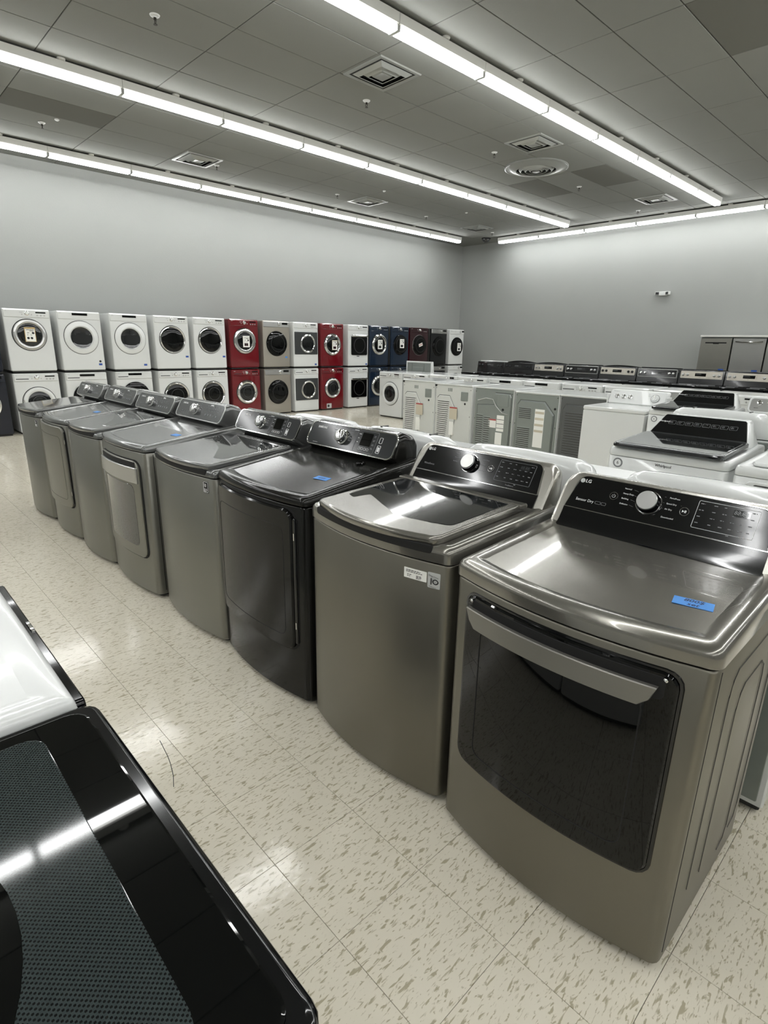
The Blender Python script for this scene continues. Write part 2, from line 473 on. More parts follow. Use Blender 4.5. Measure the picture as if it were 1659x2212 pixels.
# ceiling: 4 x 2 ft panels
ceil = mk('ceiling', cbox(XN, XB, YN, YA, H + .03, H + .12), 'ceiling_plate'); ceil['kind'] = 'structure'
CX0, CY0, CA, CB = 3.2773, 4.8828, 1.2192, 0.6096
def ctile(x0, x1, y0, y1):
    return rbox(x0 + .004, x1 - .004, y0 + .004, y1 - .004, H - .004, H + .012, .003, .003, 1)
aged = {(5, 2), (5, 0), (-1, 6), (2, -5)}
cc = []; rest = []
for i in range(math.floor((XN - CX0) / CA), math.ceil((XB - CX0) / CA)):
    for j in range(math.floor((YN - CY0) / CB), math.ceil((YA - CY0) / CB)):
        x0, x1 = max(XN, CX0 + i * CA), min(XB, CX0 + (i + 1) * CA)
        y0, y1 = max(YN, CY0 + j * CB), min(YA, CY0 + (j + 1) * CB)
        if x1 - x0 < .03 or y1 - y0 < .03: continue
        full = x1 - x0 > CA - .001 and y1 - y0 > CB - .001
        cx, cy = (x0 + x1) / 2, (y0 + y1) / 2
        if any(visible(a, b, H, 5) for a in (x0, cx, x1) for b in (y0, cy, y1)):
            cc.append((cx * cx + cy * cy, i, j, x0, x1, y0, y1, full))
        else: rest.append(ctile(x0, x1, y0, y1))
cc.sort()
base_mesh = {}
for n, (d, i, j, x0, x1, y0, y1, full) in enumerate(cc):
    if n >= 298: rest.append(ctile(x0, x1, y0, y1)); continue
    mm = 'acoustic_tile_aged' if (i, j) in aged else 'acoustic_tile'
    if full and mm in base_mesh:
        o = base_mesh[mm].copy(); COL.objects.link(o)
    else:
        a, b = x1 - x0, y1 - y0
        o = mk('ceiling_tile', ctile(-a / 2, a / 2, -b / 2, b / 2), mm, ceil)
        if full: base_mesh[mm] = o
    o.location = ((x0 + x1) / 2, (y0 + y1) / 2, random.uniform(-.0015, .0015))
mk('ceiling_tiles', join(*rest), 'acoustic_tile', ceil, kind='stuff')

# ------------------------------------------------------------------ strip lights
ZT = 4.12; TL = 1.22
def strip_light():
    r = empty('strip_light')
    prof = [(-.055, 4.150), (-.066, 4.160), (-.070, 4.235), (.070, 4.235), (.066, 4.160), (.055, 4.150)]
    mk('housing', loft([[(x, y, z) for y, z in prof] for x in (0.002, TL - .002)]), 'fixture_white', r)
    for s in (-1, 1):
        mk('lamp_tube', tube([(.028, s * .03, ZT), (TL - .028, s * .03, ZT)], .019, 10), 'tube_glow', r)
    for x in (.014, TL - .014):
        mk('lamp_holder', join(rbox(x - .007, x + .007, -.058, .058, ZT - .016, 4.152, .003),
                               rbox(x - .011, x + .011, -.02, .02, ZT + .012, 4.152, .002)), 'white_plastic', r)
    k = join(*[xf(lathe([(.0, 0), (.03, .002), (.04, .01), (.042, .026)], 14), Matrix.Translation((x, s * .052, 4.235))) for x in (.62,) for s in (-1, 1)])
    mk('mounting_knob', k, 'fixture_white', r)
    return r
light0 = strip_light(); used0 = False
ORD = ['first', 'second', 'third', 'fourth', 'fifth', 'sixth', 'seventh', 'eighth', 'ninth', 'tenth', 'eleventh', 'twelfth', 'thirteenth', 'fourteenth', 'fifteenth', 'sixteenth', 'seventeenth', 'eighteenth', 'nineteenth']
rows = [(10.5, 2.93, 'row by the left wall'), (7.365, 2.895, 'middle row'), (4.255, 4.105, 'right-hand row'),
        (1.14, 4.1, 'fourth row, out of view'), (-1.97, 4.1, 'fifth row, out of view'), (-5.08, 4.1, 'sixth row, out of view')]  # unseen rows, spaced like the others, added for the light they give
for y, xj, nm in rows:
    xs = []
    x = xj
    while x + TL < 12.9: x += TL
    x -= TL
    while x > XN + .1: xs.append(x); x -= TL
    for k, x in enumerate(xs):
        lab = 'fluorescent strip light, %s from the far end of the %s' % (ORD[k], nm)
        if not used0: light0.location = (x, y, 0); used0 = True; r = light0
        else: r = copy_tree(light0, (x, y, 0), 0)
        setp(r, lab, 'ceiling light', 'fluorescent strip lights on the ceiling')
y = 9.76
for k in range(11):
    r = copy_tree(light0, (13.42, y, 0), -PI / 2, 'fluorescent strip light along the back wall, %s from the corner' % ORD[k])
    y -= TL

# ------------------------------------------------------------------ vents, sprinklers, camera, exit light
def square_vent():
    r = empty('ceiling_vent'); z = H - .004
    def ring(a, b, z0, z1, z2):
        L = [(a, z0), (a - .008, z1), (b + .004, z2), (b, z2 + .004)]
        return loft([[(sx * w, sy * w, zz) for sx, sy in ((-1, -1), (1, -1), (1, 1), (-1, 1))] for w, zz in L], False, False)
    mk('backing', cbox(-.28, .28, -.28, .28, z - .003, z + .002), 'vent_dark', r)
    mk('frame', ring(.30, .252, z, z - .012, z - .010), 'vent_white', r)
    for a, b in ((.225, .175), (.15, .105)):
        mk('vane', join(ring(a, b, z - .002, z - .010, z - .034), tube([(-a, -a, z - .006), (a, -a, z - .006), (a, a, z - .006), (-a, a, z - .006)], .003, 5, True)), 'vent_white', r)
    mk('centre_plate', loft([[(sx * w, sy * w, zz) for sx, sy in ((-1, -1), (1, -1), (1, 1), (-1, 1))] for w, zz in ((.085, z - .004), (.082, z - .018), (.07, z - .03), (.01, z - .022))]), 'vent_white', r)
    return r
v0 = square_vent()
VL = [(4.83, 5.18, 'square ceiling vent in front, between the two long light rows'), (7.78, 5.18, 'square ceiling vent beside the round one'),
      (12.05, 5.18, 'square ceiling vent near the end of the right light row'), (4.83, 9.46, 'square ceiling vent nearest the left edge'),
      (8.47, 9.46, 'square ceiling vent halfway along the left light row'), (12.05, 9.46, 'square ceiling vent close to the dome camera')]
for k, (x, y, lab) in enumerate(VL):
    r = v0 if k == 0 else copy_tree(v0, (0, 0, 0), 0)
    r.location = (x, y, 0); setp(r, lab, 'vent', 'square air vents in the ceiling')
rv = empty('round_ceiling_vent', (8.78, 5.76, 0), 0, 'large round ceiling vent of concentric rings', 'vent')
z = H - .004
mk('outer_ring', lathe([(.50, z), (.50, z - .012), (.485, z - .018), (.47, z - .012), (.40, z - .022), (.33, z - .05), (.315, z - .052), (.31, z - .03)], 56), 'vent_white', rv)
for a in (.275, .20, .125):
    mk('cone', lathe([(a + .005, z - .012), (a + .004, z - .03), (a - .012, z - .045), (a - .034, z - .062), (a - .042, z - .060), (a - .03, z - .03)], 44), 'vent_white', rv)
mk('throat', lathe([(.34, z - .006), (.02, z - .006)], 40), 'vent_dark', rv)
mk('centre_disc', lathe([(.055, z - .05), (.06, z - .062), (.045, z - .068), (.005, z - .070)], 30, False, True), 'vent_white', rv)

def sprinkler():
    r = empty('sprinkler_head'); z = H - .005
    mk('escutcheon', lathe([(.045, z), (.04, z - .008), (.02, z - .014), (.018, z - .02)], 20, False, True), 'white_plastic', r)
    mk('nozzle', join(lathe([(.012, z - .014), (.014, z - .035), (.008, z - .04)], 10, False, True),
                      tube([(0, -.013, z - .036), (0, -.016, z - .052), (0, -.004, z - .068)], .0035, 5),
                      tube([(0, .013, z - .036), (0, .016, z - .052), (0, .004, z - .068)], .0035, 5)), 'brass_dark', r)
    mk('deflector', lathe([(.003, z - .068), (.018, z - .070), (.018, z - .073)], 12, True, True), 'brass_dark', r)
    return r
s0 = sprinkler()
SL = [(2.65, 5.81, 'sprinkler head nearest, upper left of the ceiling'), (5.17, 5.81, 'sprinkler head below the front square vent'), (7.72, 5.81, 'sprinkler head just left of the round vent'),
      (10.27, 5.81, 'sprinkler head beyond the round vent'), (12.75, 5.81, 'sprinkler head at the end of the right light row'), (2.64, 9.5, 'sprinkler head at the left edge above the light row'),
      (5.18, 9.5, 'sprinkler head beside the left square vent'), (7.7, 9.48, 'sprinkler head left of the halfway vent'), (10.27, 9.5, 'sprinkler head far down between the two left light rows'),
      (12.75, 9.5, 'sprinkler head next to the dome camera')]
for k, (x, y, lab) in enumerate(SL):
    r = s0 if k == 0 else copy_tree(s0, (0, 0, 0), 0)
    r.location = (x, y, 0); setp(r, lab, 'sprinkler', 'fire sprinklers in the ceiling')
for x, y in ((2.75, 9.22), (10.57, 8.6), (8.13, 8.62)):
    o = mk('ceiling_cap', lathe([(.03, 0), (.03, -.008), (.02, -.016), (.002, -.018)], 16, True, True), 'white_plastic', ceil); o.location = (x, y, H - .004)
dc = empty('dome_camera', (13.3, 10.1, 0), 0, 'dark dome security camera on the ceiling by the far corner', 'camera')
mk('base_ring', lathe([(.12, H - .004), (.12, H - .03), (.105, H - .036)], 28, False, True), 'rubber_black', dc)
mk('dome', lathe([(.10, H - .034), (.097, H - .06), (.08, H - .09), (.05, H - .11), (.012, H - .118)], 28, False, True), 'glass_smoke', dc)
el = empty('emergency_light', (XB, 5.54, 2.71), 0, 'white twin-head emergency light high on the back wall', 'emergency light')
mk('case', rbox(-.06, 0, -.09, .09, -.045, .045, .012, .012), 'white_plastic', el)
for s in (-1, 1):
    m4 = Matrix.Translation((-.045, s * .125, .005)) @ Matrix.Rotation(s * .45, 4, 'Z')
    mk('lamp_head', xf(rbox(-.045, .02, -.045, .045, -.035, .035, .008, .012), m4), 'white_plastic', el)
    mk('lens', xf(rbox(-.05, -.043, -.036, .036, -.027, .027, .002, .006), m4), 'vent_dark', el)

# ================================================================== APPLIANCE PARTS
def feet(r, W, D, z=.03):
    for sx, sy in ((.07, 1), (.07, -1), (D - .07, 1), (D - .07, -1)):
        mk('foot', xf(lathe([(.022, 0), (.022, .012), (.012, .016), (.012, z)], 12, True, True), Matrix.Translation((sx, sy * (W / 2 - .07), 0))), 'rubber_black', r)

def squiggle_lines(f, parent, u, v, w, n, dv, m='print_grey', h=.0022, nm='small_print', nn=.0008, ragged=True):
    gs = []
    rnd = random.Random(int(u * 1000) * 31 + int(v * 1000) * 7 + n)
    for k in range(n):
        x = 0
        ww = w * (rnd.uniform(.6, 1) if ragged else 1)
        while x < ww:
            l = rnd.uniform(.004, .011); l = min(l, ww - x)
            if l > .001: gs.append(f.panel(u + x, u + x + l, v - k * dv - h, v - k * dv, h * .3, nn - .0004, nn, 0, seg=1, cols=1))
            x += l + .002
    return mk(nm, join(*gs), m, parent)

def lg_logo(f, r, u, v, s, m='print_white', n=.0008, nm='lettering'):
    f.text(nm, 'LG', u + s * .62, v, s, m, r, n, 'LEFT', bold=s * .012)
    mk('emblem', f.lathe(u, v, [(s * .48, 0), (s * .48, .0008)], 20, n - .0008), 'sticker_silver', r)

def sticker10(f, r, u0, u1, v0, v1, style='silver'):
    st = empty_part = mk('sticker', f.panel(u0, u1, v0, v1, .003, 0, .0012, 0, seg=2, cols=2), 'sticker_silver' if style == 'silver' else 'rubber_black', r)
    w, h = u1 - u0, v1 - v0
    ink = 'print_black' if style == 'silver' else 'sticker_green'
    if style == 'silver':
        f.text('numeral', '1', u0 + w * .14, v0 + h * .42, w * .72, ink, st, .0018, bold=.0008)
        mk('numeral', f.frame(u0 + w * .38, u0 + w * .88, v0 + h * .24, v0 + h * .6, w * .25, w * .09, .0012, .0018, cols=2), ink, st)
        f.text('lettering', 'Direct Drive', u0 + w * .06, v0 + h * .8, w * .19, ink, st, .0018)
        f.text('lettering', 'YEAR', u0 + w * .52, v0 + h * .42, w * .1, ink, st, .0018)
        f.text('lettering', 'WARRANTY', u0 + w * .12, v0 + h * .1, w * .13, ink, st, .0018)
    else:
        mk('border', f.frame(u0 + w * .04, u1 - w * .04, v0 + h * .03, v1 - h * .03, w * .14, w * .06, .0012, .0018, cols=2), 'print_white', st)
        f.text('numeral', '10', u0 + w * .16, v0 + h * .66, w * .62, 'print_white', st, .0018, bold=.0006)
        squiggle_lines(f, st, u0 + w * .15, v0 + h * .36, w * .7, 3, h * .1, 'print_white', h * .05, nn=.0018)

# ---- consoles for the grey row
def lg_console(r, x0, z0, xb, W, kind, body='console_silver'):
    t = .644; f = Face(0, 0, t); f.o = Vector((x0, 0, z0)); k = math.sqrt(1 + t * t)
    Hc = .150; w = W / 2
    def ring(i, xo):
        L = rrect(0, Hc / 2 - .03, 2 * w - 2 * i, Hc + .06 - 2 * i, .05 - i, 6)
        out = []
        for y, z in L:
            z = max(z, -.03); zz = z0 + z
            out.append((x0 + z * t + xo, y, zz))
        return out
    def back(i, xx): return [(xx, y, z) for (_, y, z) in ring(i, 0)]
    mk('console', loft([ring(.012, -.002), ring(.004, .001), ring(0, .010), [(x0 + .10, y, z) if x0 + .10 > x else (x + .004, y, z) for x, y, z in ring(0, .012)], back(.004, xb - .03), back(.02, xb)], True, True), body, r, ang=40)
    def outline(e, n):
        P = [(-.300 - e, .052 - e), (.292 + e, .052 - e)]
        for sx in (1, -1):
            for q in range(7):
                a = PI / 2 * (q if sx > 0 else 6 - q) / 6; P.append((sx * (.252 + (.030 + e) * math.cos(a)) - (.003), .137 + (.030 + e) * math.sin(a)))
        return [f.p(u, v, n) for u, v in P]
    cp = mk('control_panel', loft([outline(0, -.004), outline(0, .0035), outline(-.001, .0045)], False, True), 'panel_black', r)
    mk('trim', loft([outline(.0030, .001), outline(.0028, .0058), outline(.0004, .0058), outline(0, .003)], False, False), 'chrome', r)
    mk('lower_band', loft([[f.p(u, v, n) for u in (-.303, -.15, 0, .15, .296)] + [f.p(u, v, -.03) for u in (.296, .15, 0, -.15, -.303)] for v, n in ((-.024, .020), (-.012, .010), (.004, .0055), (.03, .0045), (.051, .0045))]), 'panel_black', r, ang=50)
    g = Face(0, 0, t); g.o = Vector(f.p(0, 0, .0048))
    lg_logo(g, cp, -.272, .150, .0165)
    # dial
    du, dv = (-.043, .118)
    kn = mk('knob', g.lathe(du, dv, [(.036, 0), (.037, .004), (.035, .014), (.033, .022)], 40, 0), 'panel_black', cp)
    mk('knob_cap', g.lathe(du, dv, [(.031, .018), (.0305, .024), (.029, .0255)], 40, 0), 'satin_silver', kn)
    mk('knob_ring', g.lathe(du, dv, [(.0385, 0), (.0385, .003), (.0365, .003)], 40, 0, False), 'chrome', cp)
    for u, v, s in ((.063, .113, 'play'),) + (((-.153, .117, 'power'),) if kind == 'dryer' else ()):
        mk('button', g.lathe(u, v, [(.0135, 0), (.0132, .003), (.0122, .003), (.0120, .0012)], 28, 0), 'chrome', cp)
        mk('button_face', g.lathe(u, v, [(.0118, .001), (.0116, .0022)], 24, 0), 'panel_black', cp)
        if s == 'play':
            mk('symbol', join(([g.p(u - .006, v + .004, .003), g.p(u - .006, v - .004, .003), g.p(u - .0005, v, .003)], [(0, 1, 2)]),
                              g.panel(u + .0005, u + .0022, v - .004, v + .004, .0003, .002, .003, 0, 1, 1), g.panel(u + .0036, u + .0053, v - .004, v + .004, .0003, .002, .003, 0, 1, 1)), 'print_white', cp)
        else:
            pts = [g.p(u + .0055 * math.cos(a), v + .0055 * math.sin(a), .003) for a in [math.radians(130 + 280 * q / 14) for q in range(15)]]
            mk('symbol', join(tube(pts, .0005, 4), tube([g.p(u, v, .003), g.p(u, v + .0065, .003)], .0005, 4)), 'print_white', cp)
    if kind == 'dryer':
        left = [('Normal', .150), ('Heavy Duty', .133), ('Bedding', .116), ('Delicates', .098)]
        right = [('PermPress', .147), ('Speed Dry', .128), ('Air Dry', .110)]
        g.text('lettering', 'Sensor Dry', -.272, .083, .0135, 'print_white', cp)
        mk('badge', join(g.frame(-.205, -.186, .078, .088, .002, .0012, 0, .001, 1, cols=2), g.frame(-.184, -.168, .078, .088, .002, .0012, 0, .001, 1, cols=2)), 'print_grey', cp)
        g.text('lettering', 'Downloaded', .005, .083, .0068, 'print_white', cp)
    else:
        left = [('Normal', .150), ('Heavy Duty', .133), ('Bedding', .116)]
        right = [('Perm Press', .143), ('Delicates', .122), ('Downloaded', .098)]
        g.text('lettering', 'TrueBalance', .15, .062, .0075, 'print_grey', cp)
        g.text('lettering', 'WaveForce', -.272, .083, .012, 'print_grey', cp)
    for i, (s, v) in enumerate(left): g.text('lettering', s, -.128 + .0 * i, v, .0070, 'print_white' if kind == 'dryer' else 'print_grey', cp)
    for i, (s, v) in enumerate(right): g.text('lettering', s, .003 + .0 * i + (.008 if i < 1 else .004), v, .0068, 'print_white' if kind == 'dryer' else 'print_grey', cp)
    if kind == 'dryer':
        for v in (.150, .133, .116, .098): mk('pointer_line', tube([g.p(-.098, v, .001), g.p(-.084, v - .003, .001)], .0003, 3), 'print_grey', cp)
        for v in (.147, .128, .110): mk('pointer_line', tube([g.p(-.004, v, .001), g.p(.001, v, .001)], .0003, 3), 'print_grey', cp)
    d0 = .092; d1 = .250
    mk('display_border', g.frame(d0, d1, .072, .158, .004, .0012, 0, .0012), 'print_white' if kind == 'dryer' else 'print_grey', cp)
    dp = mk('display', g.panel(.185, .228, .130, .150, .002, -.0004, .0007, 0, 1, 2), 'glass_smoke', cp)
    g.text('lettering', '88:88', .187, .140, .0165, 'slate_panel', dp, .0012)
    for cu, n in ((.098, 4), (.133, 4), (.160, 4), (.185, 4), (.208, 3), (.230, 4)):
        for q in range(n): squiggle_lines(g, cp, cu, .150 - q * .020 - (.020 if cu in (.185, .208) else 0), .013, 1, .01, 'print_grey', .0024)

def samsung_console(r, x0, z0, xb, W, cy=0.0, display=True, body='panel_charcoal', shell='charcoal_gloss', rim='chrome', Hc=.128, scale=1.0, bright=True):
    """A rounded pod face leaning back, with a chrome rim, on a swept body."""
    t = .55; f = Face(0, 0, t); f.o = Vector((x0, -cy * -1, z0)); f.o = Vector((x0, cy, z0)); w = W / 2 - .015
    L = rrect(0, Hc / 2, 2 * w, Hc, .036, 6)
    def topbow(u): return .012 * max(0, 1 - (u / w) ** 2)
    def ring(i, n):
        out = []
        for u, v in rrect(0, Hc / 2, 2 * w - 2 * i, Hc - 2 * i, .036 - i, 6):
            out.append(f.p(u, v + (topbow(u) if v > Hc / 2 else -topbow(u) * .5), n))
        return out
    def pushed(xx, dz, sc):
        out = []
        for u, v in rrect(0, Hc / 2, 2 * w, Hc, .036, 6):
            p = f.p(u, v + (topbow(u) if v > Hc / 2 else -topbow(u) * .5), 0)
            out.append((max(xx, p[0] + .01) if xx < xb - .001 else xx, cy + (p[1] - cy) * sc, max(z0 - .06, p[2] + (dz if v > Hc / 2 else dz - .07))))
        return out
    mk('console', loft([ring(.010, .001), ring(.002, -.001), ring(0, -.008), pushed(x0 + .09, .004, 1.0), pushed(xb - .02, -.012, 1.0), pushed(xb, -.03, .98)]), shell, r, ang=45)
    g = Face(0, 0, t); g.o = Vector((x0, cy, z0))
    def rr(i, n): return [g.p(u, v + (topbow(u) if v > Hc / 2 else -topbow(u) * .5), n) for u, v in rrect(0, Hc / 2, 2 * w - 2 * i, Hc - 2 * i, .036 - i, 6)]
    cp = mk('control_panel', loft([rr(.009, -.002), rr(.009, .003), rr(.010, .0042)], False, True), body, r)
    mk('trim', loft([rr(.002, 0), rr(.003, .005), rr(.008, .005), rr(.010, .002)], False, False), rim, r)
    g2 = Face(0, 0, t); g2.o = Vector(g.p(0, 0, .0045)); g2.o = g2.o
    lit = 'print_white' if bright else 'print_grey'
    g2.text('lettering', 'SAMSUNG', -.255 * scale, .098, .0155, lit, cp, bold=.0004)
    kv = .066
    kb = mk('knob_base', g2.lathe(-.045, kv, [(.039, 0), (.038, .006), (.032, .009)], 36, 0), 'chrome', cp)
    kn = mk('knob', g2.lathe(-.045, kv, [(.031, .006), (.031, .024), (.029, .031), (.024, .034), (.01, .035)], 36, 0), 'chrome', cp)
    if display:
        mk('display_border', g2.frame(.05, .19, .012, .118, .008, .0014, 0, .001), 'print_grey', cp)
        mk('display', g2.panel(.085, .155, .045, .108, .002, 0, .0012, 0, 1, 2), 'glass_black', cp)
        for q in range(4): mk('button', g2.frame(.085 + q * .019, .099 + q * .019, .024, .036, .003, .0014, 0, .0014, 2, cols=1), 'print_white', cp)
        mk('button', g2.frame(.205, .225, .070, .098, .004, .0018, 0, .0016, 3, cols=2), 'print_white', cp)
        mk('button', g2.frame(.205, .228, .022, .060, .004, .0024, 0, .0016, 3, cols=2), 'print_white', cp)
        mk('symbol', g2.panel(.211, .222, .030, .052, .003, 0, .001, 0, 2, 1), 'print_white', cp)
        for v in (.10, .08, .06): squiggle_lines(g2, cp, .06, v, .016, 1, .01, 'print_white', .0026)
        for v in (.10, .08, .06, .042): squiggle_lines(g2, cp, .165, v, .016, 2, .005, 'print_grey', .0024)
        squiggle_lines(g2, cp, .02, .115, .03, 1, .01, 'print_white', .003)
    else:
        for u in (.09, .125, .16, .195, .23):
            for v in (.105, .09, .075): squiggle_lines(g2, cp, u, v, .020, 1, .01, 'print_grey', .0026)
            mk('button', g2.lathe(u + .01, .045, [(.007, 0), (.0065, .0012), (.005, .0012)], 14, 0), 'print_grey', cp)
        mk('display', g2.panel(.13, .165, .108, .115, .001, 0, .001, 0, 1, 1), 'print_white', cp)
        for u in (-.23, -.20, -.17, -.14):
            squiggle_lines(g2, cp, u, .045, .018, 1, .01, 'print_grey', .0026)
            squiggle_lines(g2, cp, u, .03, .018, 1, .01, 'print_grey', .0026)
    for v in (.112, .098, .084, .070, .056): squiggle_lines(g2, cp, .0, v, .026, 1, .01, 'print_grey', .0022)
    for v in (.112, .098, .084): squiggle_lines(g2, cp, -.125, v, .026, 1, .01, 'print_grey', .0022)
    for u0 in (-.255,): squiggle_lines(g2, cp, u0, .018, .06, 1, .01, 'print_grey', .003)

# ---- cabinets of the grey row
def cabinet(r, W, D, B, z0, z1, m, kick='kick_dark', rc=.03):
    rings = [[(x, y, z) for x, y in plan(W, D, B, i, rc)] for z, i in ((z0, .004), (z0 + .004, .0), (z1 - .004, 0), (z1, .003))]
    mk('cabinet', loft(rings), m, r, ang=40)
    mk('kick_plate', loft([[(x, y, z) for x, y in plan(W - .02, D - .03, B, 0, rc, .02)] for z in (.012, z0)]), kick, r)
    feet(r, W, D, .03)

def deck(r, W, D, B, z0, zf, slope, m, rc=.03, inset=.045, dip=.004, name='top_deck', over=.004):
    def S(z, x, on): return z + (slope * max(0, x - .04) if on else 0)
    rings = []
    for z, i, on in ((z0, .003, 0), (z0 + .004, -over, 0), (zf - .024, -over, 1), (zf - .012, -over + .003, 1), (zf - .004, .006, 1), (zf, .016, 1), (zf + .001, inset * .7, 1), (zf + .001 - dip * .3, inset, 1), (zf + .001 - dip, inset + .012, 1)):
        rings.append([(x, y, S(z, x, on)) for x, y in plan(W, D, B, i, rc)])
    return mk(name, loft(rings), m, r, ang=50)

def lg_dryer(loc, label):
    r = empty('clothes_dryer', loc, 0, label, 'dryer'); W, D, B = .695, .615, .045
    cabinet(r, W, D, B, .022, .858, 'graphite_steel')
    # painted sides with pressed grooves, rear edge
    for s in (-1, 1):
        sp = mk('side_panel', rbox(.035, .615, s * .3455 - (.004 if s > 0 else .0), s * .3455 + (.0 if s > 0 else .004) + (.0035 if s > 0 else -.0035), .04, .856, .0015, .004), 'side_paint', r)
        yy = s * .3495
        for (xa, xb_, za, zb) in ((.14, .56, .12, .80), (.24, .47, .10, .72)):
            pts = [(xa, yy, za + .05)] + [(xa, yy, zb - .06), (xa + .012, yy, zb - .02), (xa + .04, yy, zb)] + [(xb_ - .04, yy, zb), (xb_ - .012, yy, zb - .02), (xb_, yy, zb - .06), (xb_, yy, za + .05), (xb_ - .015, yy, za + .01), (xb_ - .06, yy, za)]
            mk('pressed_groove', tube(pts, .0012, 5), 'dark_side', sp)
        mk('seam', cbox(.034, .037, s * .3475 - .001, s * .3475 + .002, .05, .85), 'rubber_black', sp)
    dk = deck(r, W, .65, B, .862, .913, .055, 'graphite_top')
    f = Face(0, 0, 0, B, W - .06)
    d = mk('door', f.panel(-.287, .287, .285, .832, .035, -.004, .010, .004, cols=16, vtop=.0), 'glass_black', r)
    mk('door_rim', f.frame(-.296, .296, .277, .840, .040, .010, -.002, .004, cols=16), 'panel_black', d)
    mk('door_window', f.frame(-.225, .225, .335, .755, .03, .004, .009, .0112, cols=14), 'gap_black', d)
    hr = mk('handle_recess', f.panel(-.262, .262, .765, .822, .012, .006, .0112, .001, cols=14), 'gap_black', d)
    # handle bar with slanted ends
    def hb(i, n):
        us = [-.274 + .524 * k / 16 for k in range(17)]
        top = [f.p(u, .797 - i - .0, n) for u in us]; bot = []
        for u in reversed(us):
            q = max(0, (abs(u + .012) - .225) / .037); bot.append(f.p(u * (1 - .05 * q), .742 + i + .02 * q * q, n))
        return top + bot
    N = 34; g = loft([hb(0, .010), hb(0, .022), hb(.002, .025)], True, False)
    base = 2 * N
    for k in range(16): g[1].append((base + k, base + k + 1, base + N - 2 - k, base + N - 1 - k))
    g = (g[0], [q for q in g[1] if len(q) < 10] + [(k, k + 1, N - 2 - k, N - 1 - k) for k in range(16)])
    mk('handle', g, 'handle_steel', d)
    for s in (-1, 1): mk('hinge_pin', f.lathe(s * .262, .818, [(.005, .008), (.005, .016), (.002, .018)], 10), 'chrome', d)
    lg_console(r, .487, .943, .655, .672, 'dryer')
    mk('rear_panel', rbox(.615, .622, -.335, .335, .06, .93, .002), 'galvanised', r)
    return r

def washer_lid(r, W, B, zf, slope, m, glass='glass_smoke', x1=.46, lipw=.09, thick=.022, glare=False, side=.05, hook=True):
    def S(x): return slope * max(0, x - .04)
    Wl = W - 2 * side
    def ring(z, i): return [(x, y, z + S(x)) for x, y in plan(Wl, x1 + .012, B, i, .035, -.012)]
    lid = mk('lid', loft([ring(zf - .006, .004), ring(zf - .002, -.0), ring(zf + thick - .008, 0), ring(zf + thick - .002, .004), ring(zf + thick, .012)]), m, r, ang=50)
    def gr(z, i):
        return [(x, y, z + S(x)) for x, y in plan(Wl - .07, x1 - lipw - .05, B * .9, i, .03, lipw)]
    mk('lid_glass', loft([gr(zf + thick - .004, 0), gr(zf + thick + .001, .001), gr(zf + thick + .0022, .004)]), glass, lid, ang=50)
    f = Face(0, 0, 0, B, W - .06)
    mk('handle_recess', f.panel(-Wl / 2 + .01, Wl / 2 - .01, zf - .030, zf - .004, .010, -.004, .0052, .001, cols=14), 'gap_black', r)
    return lid

def lg_washer(loc, label):
    r = empty('washing_machine', loc, 0, label, 'washer'); W, D, B = .685, .64, .045
    cabinet(r, W, D, B, .022, .866, 'graphite_steel')
    deck(r, W, .66, B, .869, .925, .05, 'graphite_top', inset=.03)
    lid = washer_lid(r, W, B, .928, .05, 'graphite_top', 'glass_smoke', x1=.47, lipw=.10)
    mk('rear_ledge', rbox(.43, .472, -.30, .30, .955, .972, .004), 'graphite_top', r)
    lg_console(r, .515, .945, .665, .672, 'washer')
    f = Face(0, 0, 0, B, W - .06)
    st = mk('sticker', f.panel(.188, .268, .800, .834, .001, 0, .001, 0, 1, 3), 'paper_white', r)
    squiggle_lines(f, st, .196, .828, .062, 2, .005, 'print_black', .002, nn=.0016)
    squiggle_lines(f, st, .200, .814, .016, 2, .005, 'print_black', .002, nn=.0016)
    squiggle_lines(f, st, .232, .814, .026, 3, .004, 'print_black', .0018, nn=.0016)
    sticker10(f, r, .272, .313, .787, .838, 'silver')
    for s in (-1, 1): mk('side_seam', cbox(.055, .058, s * .3425 - .0015, s * .3425 + .0015, .05, .86), 'gap_black', r)
    mk('rear_panel', rbox(.64, .647, -.33, .33, .06, .94, .002), 'galvanised', r)
    mk('hose_port', xf(lathe([(.02, 0), (.02, .02), (.012, .02)], 14, False, True), Matrix.Translation((.647, -.2, .87)) @ Matrix.Rotation(PI / 2, 4, 'Y')), 'rubber_black', r)
    return r

